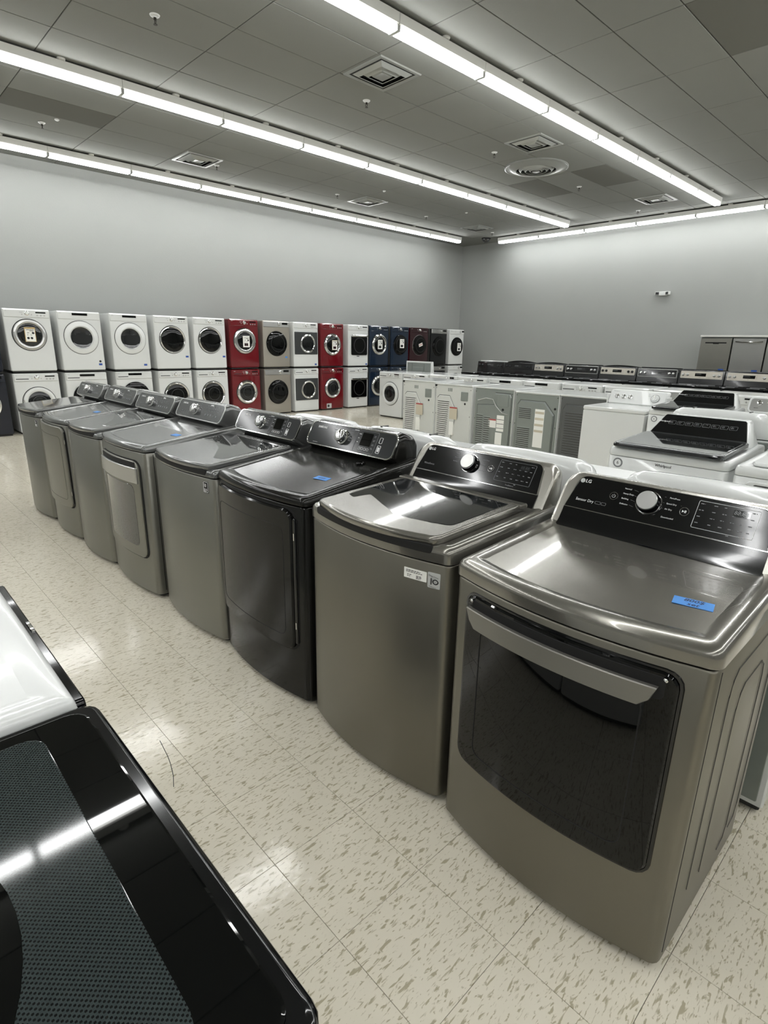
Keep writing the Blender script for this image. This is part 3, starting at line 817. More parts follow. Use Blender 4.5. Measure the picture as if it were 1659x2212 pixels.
def samsung_dryer(loc, label, bodym, topm, doorstyle, display, W=.69, panelm='panel_charcoal', rim='chrome', shell=None):
    r = empty('clothes_dryer', loc, 0, label, 'dryer'); D, B = .64, .035
    cabinet(r, W, D, B, .025, .888, bodym)
    deck(r, W, .655, B, .892, .930, .13, topm)
    f = Face(0, 0, 0, B, W - .06)
    if doorstyle == 'smooth':
        d = mk('door', f.panel(-.325, .282, .255, .873, .045, -.002, .016, .006, cols=16), 'charcoal_door' if bodym == 'charcoal_gloss' else bodym, r)
        mk('door_gap', f.frame(-.329, .300, .249, .878, .05, .012, -.004, .002, cols=16), 'gap_black', r)
        mk('door_window', f.frame(-.29, .238, .315, .80, .035, .0025, .0155, .0168, cols=14), 'gap_black', d)
        mk('hinge_rib', f.panel(.283, .297, .29, .84, .006, 0, .010, .003, cols=2), 'panel_black', d)
        for v in (.36, .75): mk('latch', f.panel(.290, .294, v, v + .03, .001, .009, .012, 0, 1, 1), 'chrome', d)
    else:
        d = mk('door', f.panel(-.285, .285, .245, .835, .05, -.002, .012, .005, cols=16), 'grey_steel', r)
        mk('door_gap', f.frame(-.291, .298, .238, .842, .055, .010, -.004, .004, cols=16), 'gap_black', r)
        mk('handle_recess', f.panel(-.262, .262, .795, .828, .01, .008, .0135, .001, cols=14), 'gap_black', d)
        mk('handle', f.panel(-.280, .280, .705, .798, .006, .006, .024, .004, cols=16), 'satin_silver', d)
        mk('door_window', f.panel(-.225, .225, .31, .690, .04, .008, .0135, .002, cols=14), 'glass_smoke', d)
    samsung_console(r, .487, 1.006, .655, .665, display=display, body=panelm, shell=shell or topm, rim=rim)
    for s in (-1, 1): mk('side_seam', cbox(.05, .053, s * W / 2 - .0015, s * W / 2 + .0015, .05, .88), 'gap_black', r)
    mk('rear_panel', rbox(.64, .647, -.33, .33, .06, .96, .002), 'galvanised', r)
    return r

def samsung_washer(loc, label, bodym, topm, display, W=.69, lidglass='glass_smoke', tag=True, panelm='panel_charcoal', rim='chrome', zs=1.0):
    r = empty('washing_machine', loc, 0, label, 'washer'); D, B = .64, .035
    cabinet(r, W, D, B, .025, .872, bodym)
    deck(r, W, .655, B, .876, .916, .10, topm, inset=.03)
    washer_lid(r, W, B, .917, .10, topm, lidglass, x1=.475, lipw=.09, side=.045)
    samsung_console(r, .487, 1.0, .655, .66, display=display, body=panelm, shell=topm, rim=rim)
    f = Face(0, 0, 0, B, W - .06)
    if tag: sticker10(f, r, .262, .298, .80, .856, 'dark')
    for s in (-1, 1): mk('side_seam', cbox(.05, .053, s * W / 2 - .0015, s * W / 2 + .0015, .05, .87), 'gap_black', r)
    mk('rear_panel', rbox(.64, .647, -.33, .33, .06, .94, .002), 'galvanised', r)
    return r

lg_dryer((1.205, .600, 0), 'nearest grey steel dryer, wide black glass door under a bar handle, price tape on top')
lg_washer((1.215, 1.325, 0), 'grey steel top-load washer with black control panel, beside the nearest dryer')
m3 = samsung_dryer((1.21, 2.045, 0), 'black charcoal dryer with glossy dark door, third machine in the grey row', 'charcoal_gloss', 'charcoal_gloss', 'smooth', True)
mk('drum_light_button', xf(lathe([(.022, 0), (.02, .004), (.012, .006)], 20, False, True), Matrix.Translation((.44, -.17, .9835))), 'glass_black', m3)
samsung_washer((1.20, 2.755, 0), 'grey top-load washer with chrome-rimmed display console, on the left of the black dryer', 'grey_steel', 'grey_top', True)
samsung_dryer((1.17, 3.51, 0), 'steel dryer with bright bar handle across its grey door window', 'grey_steel', 'grey_top', 'bar', False, .70, 'slate_panel', 'satin_silver')
samsung_washer((1.155, 4.20, 0), 'grey washer with smoked glass lid, between the bar-handled dryer and the farther smooth-door dryer', 'grey_steel', 'grey_top', False, .655, 'glass_smoke', False, 'slate_panel', 'satin_silver')
samsung_dryer((1.15, 4.875, 0), 'grey dryer with smooth full-height door, second from the far end of the grey row', 'grey_steel', 'grey_top', 'smooth', False, .665, 'slate_panel', 'satin_silver')
samsung_washer((1.135, 5.58, 0), 'last grey top-load washer at the far end of the grey row', 'grey_steel', 'grey_top', False, .68, 'glass_smoke', True, 'slate_panel', 'satin_silver')

# blue tape notes on the grey row
def tape(name, loc, w, h, rz, tilt, label, txt=None, m='tape_blue', group=None):
    o = empty(name, loc, rz, label, 'price tag', group); o.rotation_euler = (0, tilt, rz)
    mk('tape_strip', rbox(-h / 2, h / 2, -w / 2, w / 2, 0, .0012, .0003, .0003, 1), m, o)
    if txt:
        for k, (s, dx, dy) in enumerate(txt):
            g = text_geo(s, h * .52, 'CENTER', .25, h * .006)
            mm = Matrix.Translation((dx * h, dy * w, .0016)) @ Matrix.Rotation(-PI / 2, 4, 'Z')
            mk('handwriting', xf(g, mm), 'ink_blue', o)
    return o
tape('price_tape', (1.39, .372, .9185), .088, .042, math.radians(12), -.055, 'blue tape with handwritten price on the nearest grey dryer', [('800$', .22, 0), ('set', -.25, 0)])
tape('price_tape', (1.42, 1.86, .9498), .075, .035, math.radians(8), -.13, 'blue tape note on top of the black dryer', [('650$', 0, 0)])
tape('price_tape', (1.42, 3.29, .955), .07, .035, math.radians(4), -.13, 'blue tape note on top of the bar-handled steel dryer')
tape('price_tape', (1.42, 4.70, .9577), .07, .035, math.radians(4), -.13, 'blue tape note on top of the far smooth-door grey dryer')

# ================================================================== FOREGROUND ROW (faces +x)
def fore_washer():
    r = empty('washing_machine', (.205, .612, 0), PI, 'white washer with black glass lid in the lower left foreground', 'washer')
    W, D, B = .665, .66, .0
    cabinet(r, W, D, B, .035, .85, 'white_enamel', 'kick_dark')
    deck(r, W, .66, B, .853, .888, .0, 'white_enamel', inset=.02, over=.0)
    zl = .890
    def ring(z, i): return [(x, y, z) for x, y in plan(W - .012, .50, B, i, .03, -.016)]
    lid = mk('lid', loft([ring(zl - .012, .004), ring(zl - .008, 0), ring(zl + .010, 0), ring(zl + .016, .003), ring(zl + .019, .010)]), 'panel_black', r, ang=50)
    def gr(z, i): return [(x, y, z) for x, y in plan(W - .05, .45, B * .8, i, .03, .006)]
    mk('lid_glass', loft([gr(zl + .017, 0), gr(zl + .0205, .001), gr(zl + .0215, .004)]), 'glass_black', lid, ang=50)
    # dotted window with the dark round tub below it
    def win(z, i): return [(x, y, z) for x, y in rrect(.275, -.008, .40 - 2 * i, .545 - 2 * i, .03, 4)]
    mk('lid_window', loft([win(zl + .0212, 0), win(zl + .0218, .002)]), 'dot_screen_glass', lid)
    mk('tub_view', xf(loft([[(.19 * math.cos(a * PI / 24), .235 * math.sin(a * PI / 24), z) for a in range(48)] for z in (0, .0004)]), Matrix.Translation((.36, 0.02, zl + .0216))), 'glass_black', lid)
    for rr in (.205, .175):
        mk('tub_ring', tube([(.36 + rr * .82 * math.cos(a * PI / 24), .02 + rr * math.sin(a * PI / 24), zl + .0214) for a in range(48)], .0012, 4, True), 'tub_dark', lid)
    mk('console', rbox(.50, .66, -.33, .33, .885, 1.02, .012, .02), 'white_plastic', r)
    return r
fore_washer()
def fore_dryer():
    r = empty('clothes_dryer', (.20, 1.285, 0), PI, 'white dryer top with black door edge, left foreground past the glass lid', 'dryer')
    W, D, B = .67, .66, .0
    cabinet(r, W, D, B, .035, .87, 'white_enamel', 'kick_dark')
    deck(r, W, .66, B, .873, .914, .012, 'white_enamel', rc=.016, inset=.05, over=.0, dip=.003)
    f = Face(0, 0, 0, B, W - .06)
    d = mk('door', f.panel(-.325, .325, .28, .900, .012, -.002, .013, .003, cols=4), 'panel_black', r)
    mk('door_window', f.panel(-.26, .26, .36, .80, .03, .012, .0145, .001, cols=4), 'glass_black', d)
    mk('latch', f.panel(.0, .055, .898, .903, .001, .004, .011, .001, cols=3), 'chrome', d)
    mk('console', rbox(.52, .66, -.33, .33, .91, 1.06, .012, .02), 'white_plastic', r)
    return r
fore_dryer()

# ================================================================== FRONT LOADERS
def front_loader(kind, body='white_enamel', door='ring', ringm='white_plastic', glass='glass_door', con='knob', W=.66, D=.74, Hh=.952,
                 R=.225, Ri=.15, cz=.50, drawer=True, logo=None, panelm='slate_panel', knobm='chrome', side=None, hi=True):
    r = empty('front_load_washer' if kind == 'washer' else 'clothes_dryer'); w = W / 2
    mk('cabinet', rbox(0, D, -w, w, .025, Hh, .012, .02, 3), body, r)
    mk('kick_plate', rbox(.03, D - .03, -w + .02, w - .02, .0, .026, .003), 'kick_dark', r)
    f = Face(0, 0, 0)
    inkc = 'print_white' if body in ('red_enamel', 'navy_enamel', 'maroon_enamel', 'black_enamel') else 'print_grey'
    # control fascia with a slight crown
    ft = Hh - .012; fb = Hh - .125
    fasm = {'red_enamel': 'red_enamel', 'navy_enamel': 'navy_enamel'}.get(body, body)
    if con == 'silver': fasm = 'satin_silver'
    fas = mk('control_panel', f.panel(-w + .012, w - .012, fb, ft, .012, -.004, .014, .008, cols=6), fasm, r)
    n = .0142
    if con in ('knob', 'silver', 'right'):
        ku = {'knob': .0, 'silver': .055, 'right': .13}[con]
        kz = (fb + ft) / 2 + .006
        k = mk('knob', f.lathe(ku, kz, [(.034, 0), (.033, .008), (.027, .010), (.025, .026), (.018, .029)], 28, n), knobm, fas)
        mk('knob_cap', f.lathe(ku, kz, [(.020, .0285), (.016, .031)], 20, n), 'white_plastic' if body == 'white_enamel' else 'satin_silver', k)
        du0, du1 = (.12, .26) if con == 'knob' else ((.135, .27) if con == 'silver' else (.19, .29))
        dh = .012 if con == 'knob' else .026
        mk('display', f.panel(du0, du1, kz + .018 - dh, kz + .018 + dh * .6, .004, n - .002, n + .002, 0, 2, 2), 'glass_black', fas)
        if con == 'knob':
            for q in range(3):
                mk('button', f.lathe(.145 + q * .048, kz - .026, [(.013, 0), (.012, .003), (.009, .003)], 16, n), 'satin_silver', fas)
            for u in (-.065, .065): mk('button', f.lathe(u, kz - .018, [(.009, 0), (.008, .003)], 14, n), 'satin_silver', fas)
        squiggle_lines(f, fas, -.10, kz + .02, .06, 2, .012, inkc, .003, nn=n + .0008)
    elif con == 'strip':
        mk('display', f.panel(-.105, .125, ft - .05, ft - .016, .003, n - .002, n + .002, 0, 2, 2), 'glass_black', fas)
        mk('trim', f.frame(-.108, .128, ft - .053, ft - .013, .004, .002, n - .001, n + .003, cols=2), 'satin_silver', fas)
    if logo: f.text('lettering', logo, -w + .035, ft - .022, .016, inkc, fas, n + .0008)
    else: squiggle_lines(f, fas, -w + .035, ft - .02, .035, 1, .01, inkc, .005, nn=n + .0008, ragged=False)
    if kind == 'washer' and drawer:
        dr = mk('drawer', f.panel(-w + .022, -.085, fb + .008, ft - .040, .006, n - .006, n + .0018, .001, cols=4), fasm, r)
        mk('drawer_slot', f.panel(-w + .035, -.11, fb + .034, fb + .046, .005, n - .004, n + .0026, 0, 2, 3), 'vent_dark', dr)
    # door
    if door == 'ring':
        d = mk('door', f.lathe(0, cz, [(R, 0), (R, .012), (R - .008, .024), ((R + Ri) / 2, .034), (Ri + .01, .028), (Ri, .014)], 48, 0, False), ringm, r)
        mk('door_gap', f.lathe(0, cz, [(R + .010, .0005), (R + .006, .004), (R, .003)], 48, 0, False), 'rubber_black', r)
        mk('door_glass', f.lathe(0, cz, [(Ri + .001, .016), (Ri * .9, .024), (Ri * .6, .030), (Ri * .25, .032)], 40, 0), glass, d)
        if kind == 'washer': mk('drum', f.lathe(0, cz, [(Ri * .62, .0305), (Ri * .60, .0315), (Ri * .58, .0308)], 32, 0.0, False), 'slate_panel', d)
        mk('handle', f.panel(-R + .006, -R + .022, cz - .05, cz + .05, .006, .018, .030, .002, 3, 2), 'satin_silver' if ringm != 'chrome' else 'chrome', d)
    elif door == 'bigwhite':
        d = mk('door', f.lathe(0, cz, [(R, 0), (R, .010), (R - .014, .020), (R - .045, .026), (Ri + .02, .034), (Ri, .016)], 52, 0, False), 'white_plastic', r)
        mk('door_gap', f.lathe(0, cz, [(R + .008, .0005), (R + .004, .003), (R, .002)], 48, 0, False), 'rubber_black', r)
        mk('door_glass', f.lathe(0, cz, [(Ri + .001, .018), (Ri * .8, .012), (Ri * .2, .010)], 40, 0), glass, d)
    elif door == 'black':
        mk('door_gap', f.lathe(0, cz, [(R + .010, .0005), (R + .007, .006), (R, .005)], 48, 0, False), ringm, r)
        d = mk('door', f.lathe(0, cz, [(R, 0), (R, .020), (R - .010, .034), (R - .06, .046), (R * .4, .052), (R * .1, .053)], 52, 0), 'glass_black', r)
        mk('door_glass', f.lathe(.0, cz, [(Ri, .0485), (Ri - .004, .0515), (Ri - .01, .050)], 40, 0, False), 'rubber_black', d)
    elif door == 'square_panel':
        d = mk('door', f.panel(-w + .03, w - .03, cz - .235, cz + .235, .012, -.002, .020, .006, cols=6), 'slate_panel', r)
        mk('door_ring', f.lathe(.035, cz - .01, [(R - .01, .018), (R - .015, .030), (R - .035, .034), (Ri + .01, .028)], 48, 0, False), ringm, d)
        mk('door_glass', f.lathe(.035, cz - .01, [(Ri + .012, .026), (Ri * .8, .032), (Ri * .2, .034)], 40, 0), 'glass_door', d)
    elif door == 'square':
        d = mk('door', f.panel(-w + .09, w - .045, cz - .25, cz + .19, .035, -.002, .026, .008, cols=6), 'glass_black', r)
        mk('door_glass', f.lathe(.02, cz - .03, [(Ri + .03, .0262), (Ri + .02, .0285), (Ri + .01, .0262)], 40, 0, False), 'rubber_black', d)
        mk('handle', f.panel(-w + .085, w - .04, cz + .165, cz + .205, .012, .012, .046, .010, cols=6), 'chrome', d)
        mk('hinge_slot', f.panel(-.05, .03, cz - .285, cz - .268, .006, -.001, .003, 0, 3, 2), 'rubber_black', r)
    if side: mk('side_panel', rbox(.04, D - .01, w - .002, w + .004, .03, Hh - .01, .002), side, r)
    return r, f

def poster(root_loc, rz, label, style, frame=None):
    """A printed price card hung on a door."""
    o = empty('price_card', root_loc, rz, label, 'price card', 'printed price cards hung on the dryer doors'); f = Face(0, 0, 0)
    hw, hh = .075, .108
    b = mk('card', f.panel(-hw, hw, -hh, hh, .002, 0, .003, 0, 1, 1), 'paper_white' if not frame else frame, o)
    n = .0035
    if frame: mk('sheet', f.panel(-hw + .010, hw - .008, -hh + .006, hh - .024, .001, .002, n, 0, 1, 1), 'paper_white', b); n = .004
    f.text('lettering', 'APPLIANCE', 0, hh - .038, .021, 'print_black', b, n + .0006, 'CENTER', shear=.25, bold=.0006)
    f.text('lettering', 'DEALS', .022, hh - .054, .019, 'print_black', b, n + .0006, 'CENTER', shear=.25, bold=.0006)
    mk('badge', f.lathe(.042, .024, [(.0175, 0), (.0175, .0008)], 20, n), 'print_black', b)
    squiggle_lines(f, b, -.042, .035, .03, 2, .008, 'print_black', .006, nn=n + .0008, ragged=False)
    squiggle_lines(f, b, -.045, .006, .03, 1, .01, 'print_black', .005, nn=n + .0008)
    squiggle_lines(f, b, .0, .004, .03, 1, .01, 'print_black', .005, nn=n + .0008)
    squiggle_lines(f, b, -.045, -.008, .03, 2, .007, 'print_grey', .003, nn=n + .0008)
    squiggle_lines(f, b, .0, -.008, .03, 2, .007, 'print_grey', .003, nn=n + .0008)
    if style == 'round':
        for u in (-.032, .016): mk('picture', f.lathe(u, -.052, [(.018, 0), (.018, .0008)], 20, n), 'panel_charcoal', b); 
    elif style == 'red': mk('picture', join(f.panel(-.046, -.006, -.085, -.03, .002, n - .001, n + .001, 0, 1, 1), f.panel(-.004, .036, -.085, -.03, .002, n - .001, n + .001, 0, 1, 1)), 'maroon_enamel', b)
    else: mk('picture', join(f.panel(-.046, -.006, -.085, -.03, .002, n - .001, n + .001, 0, 1, 1), f.panel(-.004, .036, -.085, -.03, .002, n - .001, n + .001, 0, 1, 1)), 'panel_black', b)
    return o

YF = 10.50; GRP = 'front loaders stacked two high along the left wall'
def place(rf, x0, x1, z, label, y=YF):
    r = rf[0]; r.location = ((x0 + x1) / 2, y, z); r.rotation_euler = (0, 0, PI / 2)
    return setp(r, label, 'dryer' if 'dryer' in r.name else 'washer', GRP)
def bluetag(x, z, label, m='tape_blue_dark', w=.055, h=.032, y=YF):
    o = mk('price_tape', Face(0, 0, 0).panel(-w / 2, w / 2, -h / 2, h / 2, .001, 0, .002, 0, 1, 1), m); o.location = (x, y - .0005, z); o.rotation_euler = (0, 0, PI / 2)
    return setp(o, label, 'price tag', 'blue tape notes on the stacked machines')
ZU = .966
S = [(1.22, 1.91), (2.01, 2.66), (2.75, 3.41), (3.55, 4.19), (4.30, 4.95), (5.04, 5.70), (5.79, 6.44), (6.54, 7.20), (7.29, 7.96), (8.03, 8.69), (8.83, 9.46), (9.51, 10.14), (10.23, 10.86), (10.91, 11.60), (11.71, 12.36), (12.47, 13.09)]
W_ = lambda k: S[k][1] - S[k][0] - .004
# stack 0: navy
place(front_loader('dryer', 'midnight_enamel', 'black', 'midnight_enamel', W=.68, R=.24, Ri=.16, side='dark_side'), *S[0], ZU, 'dark upper dryer at the left edge of the picture', 10.47)
place(front_loader('washer', 'midnight_enamel', 'ring', 'chrome', W=.68, R=.24, Ri=.17, con='right'), *S[0], 0, 'dark navy washer with chrome door ring standing at the left edge', 10.47)
# stack 1
place(front_loader('dryer', 'white_enamel', 'ring', 'satin_silver', W=W_(1), R=.232, Ri=.165, logo='LG', cz=.57), *S[1], ZU, 'upper white dryer with brushed silver door ring, leftmost white stack')
place(front_loader('washer', 'white_enamel', 'ring', 'white_plastic', W=W_(1), R=.235, Ri=.165, logo='LG'), *S[1], 0, 'lower white washer with white door ring, leftmost white stack')
poster((2.335, YF - .036, ZU + .575), PI / 2, 'yellow-edged price card on the silver-ringed dryer door', 'round', 'print_orange')
# stacks 2, 3
for k, nm in ((2, 'second'), (3, 'third')):
    place(front_loader('dryer', 'white_enamel', 'bigwhite', W=W_(k), R=.26, Ri=.165, con='strip', cz=.545, glass='glass_smoke'), *S[k], ZU, 'upper white dryer with wide white door and black touch strip, %s white stack' % nm)
    place(front_loader('washer', 'white_enamel', 'black', 'white_plastic', W=W_(k), R=.245, Ri=.17, con='strip', cz=.53), *S[k], 0, 'lower white washer with large black door under a touch strip, %s white stack' % nm)
bluetag(3.33, ZU + .115, 'blue tape low on the second stack upper dryer'); bluetag(4.09, ZU + .10, 'blue tape low on the third stack upper dryer')
o = mk('round_sticker', Face(0, 0, 0).lathe(0, 0, [(.018, 0), (.018, .002)], 20), 'panel_charcoal'); o.location = (3.33, YF - .0005, ZU + .165); o.rotation_euler = (0, 0, PI / 2)
setp(o, 'small dark round sticker above the blue tape on the second stack', 'sticker')
# stacks 4, 5
for k, nm in ((4, 'fourth'), (5, 'fifth')):
    place(front_loader('dryer', 'white_enamel', 'ring', 'chrome', W=W_(k), R=.238, Ri=.205, con='knob', cz=.54, glass='glass_black'), *S[k], ZU, 'upper white dryer with thin chrome ring round black glass, %s white stack' % nm)
    place(front_loader('washer', 'white_enamel', 'ring', 'chrome', W=W_(k), R=.238, Ri=.200, con='knob', cz=.50, glass='glass_black'), *S[k], 0, 'lower white washer with thin chrome ring round black glass, %s white stack' % nm)
bluetag(4.88, ZU + .24, 'blue tape on the fourth stack upper dryer'); bluetag(5.64, ZU + .24, 'blue tape on the fifth stack upper dryer')
# stack 6 red
place(front_loader('dryer', 'red_enamel', 'ring', 'chrome', W=W_(6), R=.245, Ri=.165, cz=.54, side='red_dark', knobm='chrome', glass='glass_black'), *S[6], ZU, 'upper red dryer with chrome door ring, left of the beige pair')
place(front_loader('washer', 'red_enamel', 'ring', 'chrome', W=W_(6), R=.235, Ri=.17, cz=.50, side='red_dark', knobm='chrome'), *S[6], 0, 'lower red washer with chrome door ring, left of the beige pair')
poster((6.13, YF - .036, ZU + .53), PI / 2, 'white price card on the left red dryer', 'red')
# stack 7 champagne
place(front_loader('dryer', 'beige_metal', 'black', 'rubber_black', W=W_(7), R=.245, Ri=.17, cz=.50, con='silver'), *S[7], ZU, 'upper beige dryer with round black door and silver fascia')
place(front_loader('washer', 'beige_metal', 'black', 'rubber_black', W=W_(7), R=.245, Ri=.17, cz=.47, con='silver', drawer=False), *S[7], 0, 'lower beige washer with round black door and silver fascia')
bluetag(7.10, ZU + .225, 'blue tape on the beige dryer', 'tape_blue')
# stack 8 square grey panel
place(front_loader('dryer', 'white_enamel', 'square_panel', 'chrome', W=W_(8), R=.21, Ri=.15, cz=.52, knobm='chrome'), *S[8], ZU, 'upper white dryer with square grey door panel round a chrome ring')
place(front_loader('washer', 'white_enamel', 'square_panel', 'chrome', W=W_(8), R=.21, Ri=.15, cz=.50, knobm='chrome'), *S[8], 0, 'lower white washer with square grey door panel round a chrome ring')
bluetag(7.88, ZU + .07, 'blue tape low on the white dryer with the square grey door')
# stack 9 red
place(front_loader('dryer', 'red_enamel', 'ring', 'chrome', W=W_(9), R=.235, Ri=.17, cz=.50, side='red_dark', glass='glass_black'), *S[9], ZU, 'upper red dryer with chrome ring, right red stack')
place(front_loader('washer', 'red_enamel', 'ring', 'chrome', W=W_(9), R=.225, Ri=.165, cz=.50, side='red_dark'), *S[9], 0, 'lower red washer with drain flap sticker, right red stack')
poster((8.40, YF - .036, ZU + .49), PI / 2, 'tan-edged price card on the right red dryer', 'red', 'paper_tan')
rw = [o for o in bpy.data.objects if o.get('label', '').startswith('lower red washer with drain')][0]
fl_ = mk('filter_flap', Face(0, 0, 0).panel(-.18, -.04, .04, .15, .008, 0, .004, .001, 2, 2), 'sticker_silver', rw, label='silver square flap with a dark port')
mk('port', Face(0, 0, 0).lathe(-.13, .095, [(.03, .003), (.03, .006), (.01, .006)], 18), 'rubber_black', fl_)
# stack 10
place(front_loader('dryer', 'white_enamel', 'square', 'chrome', W=W_(10), cz=.52), *S[10], ZU, 'upper white dryer with squarish black door under a chrome bar')
place(front_loader('washer', 'white_enamel', 'square', 'chrome', W=W_(10), cz=.50), *S[10], 0, 'lower white washer with squarish black door under a chrome bar')
bluetag(9.40, ZU + .06, 'blue tape low on the white dryer with the chrome bar')
# stack 11, 12 navy
place(front_loader('dryer', 'navy_enamel', 'ring', 'chrome', W=W_(11), R=.245, Ri=.18, cz=.52, glass='glass_black', side='dark_side'), *S[11], ZU, 'upper navy dryer with chrome door ring')
place(front_loader('washer', 'navy_enamel', 'ring', 'chrome', W=W_(11), R=.245, Ri=.18, cz=.50, side='dark_side'), *S[11], 0, 'lower navy washer with chrome door ring')
poster((9.82, YF - .036, ZU + .52), PI / 2, 'white price card inside the chrome ring of the navy dryer', 'dark')
place(front_loader('dryer', 'navy_enamel', 'black', 'navy_enamel', W=W_(12), R=.245, Ri=.18, cz=.52, side='dark_side'), *S[12], ZU, 'upper navy dryer with black round door, no chrome')
place(front_loader('washer', 'navy_enamel', 'black', 'navy_enamel', W=W_(12), R=.245, Ri=.18, cz=.50, side='dark_side'), *S[12], 0, 'lower navy washer behind the white front loader')
poster((10.56, YF - .055, ZU + .55), PI / 2, 'white price card on the navy dryer with the black door', 'dark')
# stack 13 maroon
place(front_loader('dryer', 'maroon_enamel', 'black', 'satin_silver', W=W_(13), R=.25, Ri=.18, cz=.52, side='red_dark'), *S[13], ZU, 'upper dark maroon dryer with round black door')
place(front_loader('washer', 'maroon_enamel', 'black', 'satin_silver', W=W_(13), R=.25, Ri=.18, cz=.50, side='red_dark'), *S[13], 0, 'lower dark maroon washer, mostly hidden')
o = empty('sale_tag', (11.25, YF - .058, ZU + .53), PI / 2, 'tilted white tag reading SOLD on the maroon dryer door', 'tag')
ff = Face(0, 0, 0); g = xf(ff.panel(-.07, .07, -.038, .038, .002, 0, .003, 0, 1, 1), Matrix.Rotation(-.32, 4, 'X'))
mk('card', g, 'paper_white', o); mk('lettering', xf(xf(text_geo('SOLD', .045, 'CENTER', 0, .002), ff.rot(0, 0, .0042)), Matrix.Rotation(-.32, 4, 'X')), 'print_red', o)
# stack 14, 15
place(front_loader('dryer', 'black_enamel', 'black', 'black_enamel', W=W_(14), R=.25, Ri=.18, cz=.50, side='dark_side', con='silver'), *S[14], ZU, 'upper black dryer beside the last white pair')
place(front_loader('washer', 'black_enamel', 'black', 'black_enamel', W=W_(14), R=.25, Ri=.18, cz=.50, side='dark_side', con='silver', drawer=False), *S[14], 0, 'lower black washer beside the last white pair')
place(front_loader('dryer', 'white_enamel', 'black', 'white_plastic', W=W_(15), R=.25, Ri=.18, cz=.50, con='right'), *S[15], ZU, 'upper white dryer with round black door at the far end')
place(front_loader('washer', 'white_enamel', 'black', 'white_plastic', W=W_(15), R=.25, Ri=.18, cz=.50, con='right', drawer=False), *S[15], 0, 'lower white washer at the far end of the stacks')
poster((12.83, YF - .058, ZU + .49), PI / 2, 'white price card on the last white dryer', 'dark')

# ================================================================== ROW OF WHITE FRONT LOADERS FACING THE CAMERA
GF = 'white front loaders facing the grey row'
fl = [('leftmost, whole front in view', dict(door='ring', ringm='white_plastic', R=.235, Ri=.165, cz=.50, con='knob')),
      ('second from the left', dict(door='ring', ringm='white_plastic', con='knob', logo='LG')),
      ('third from the left, dark angled display', dict(door='ring', ringm='satin_silver', con='right')),
      ('fourth from the left', dict(door='ring', ringm='white_plastic', con='knob')),
      ('fifth from the left', dict(door='ring', ringm='chrome', con='strip')),
      ('sixth from the left', dict(door='ring', ringm='white_plastic', con='strip')),
      ('seventh from left, chrome dial above grey backs', dict(door='ring', ringm='chrome', con='knob')),
      ('eighth, behind the three-knob dryer', dict(door='ring', ringm='white_plastic', con='knob')),
      ('ninth, behind the black-lidded washer', dict(door='ring', ringm='white_plastic', con='silver')),
      ('tenth, near the right edge', dict(door='ring', ringm='white_plastic', con='knob')),
      ('eleventh, at the right edge', dict(door='ring', ringm='white_plastic', con='strip'))]
yl = 8.985
for k, (lab, kw) in enumerate(fl):
    rf = front_loader('washer', 'white_enamel', W=.68, D=.70, Hh=(.945, .945, .955, .95, .955, .955, .955, .955, .955, .955, .955)[k], **kw)[0]
    rf.location = (8.42 if k else 8.42, yl - .345, 0); yl -= .712
    setp(rf, 'white front-load washer in the far row, ' + lab, 'washer', GF)

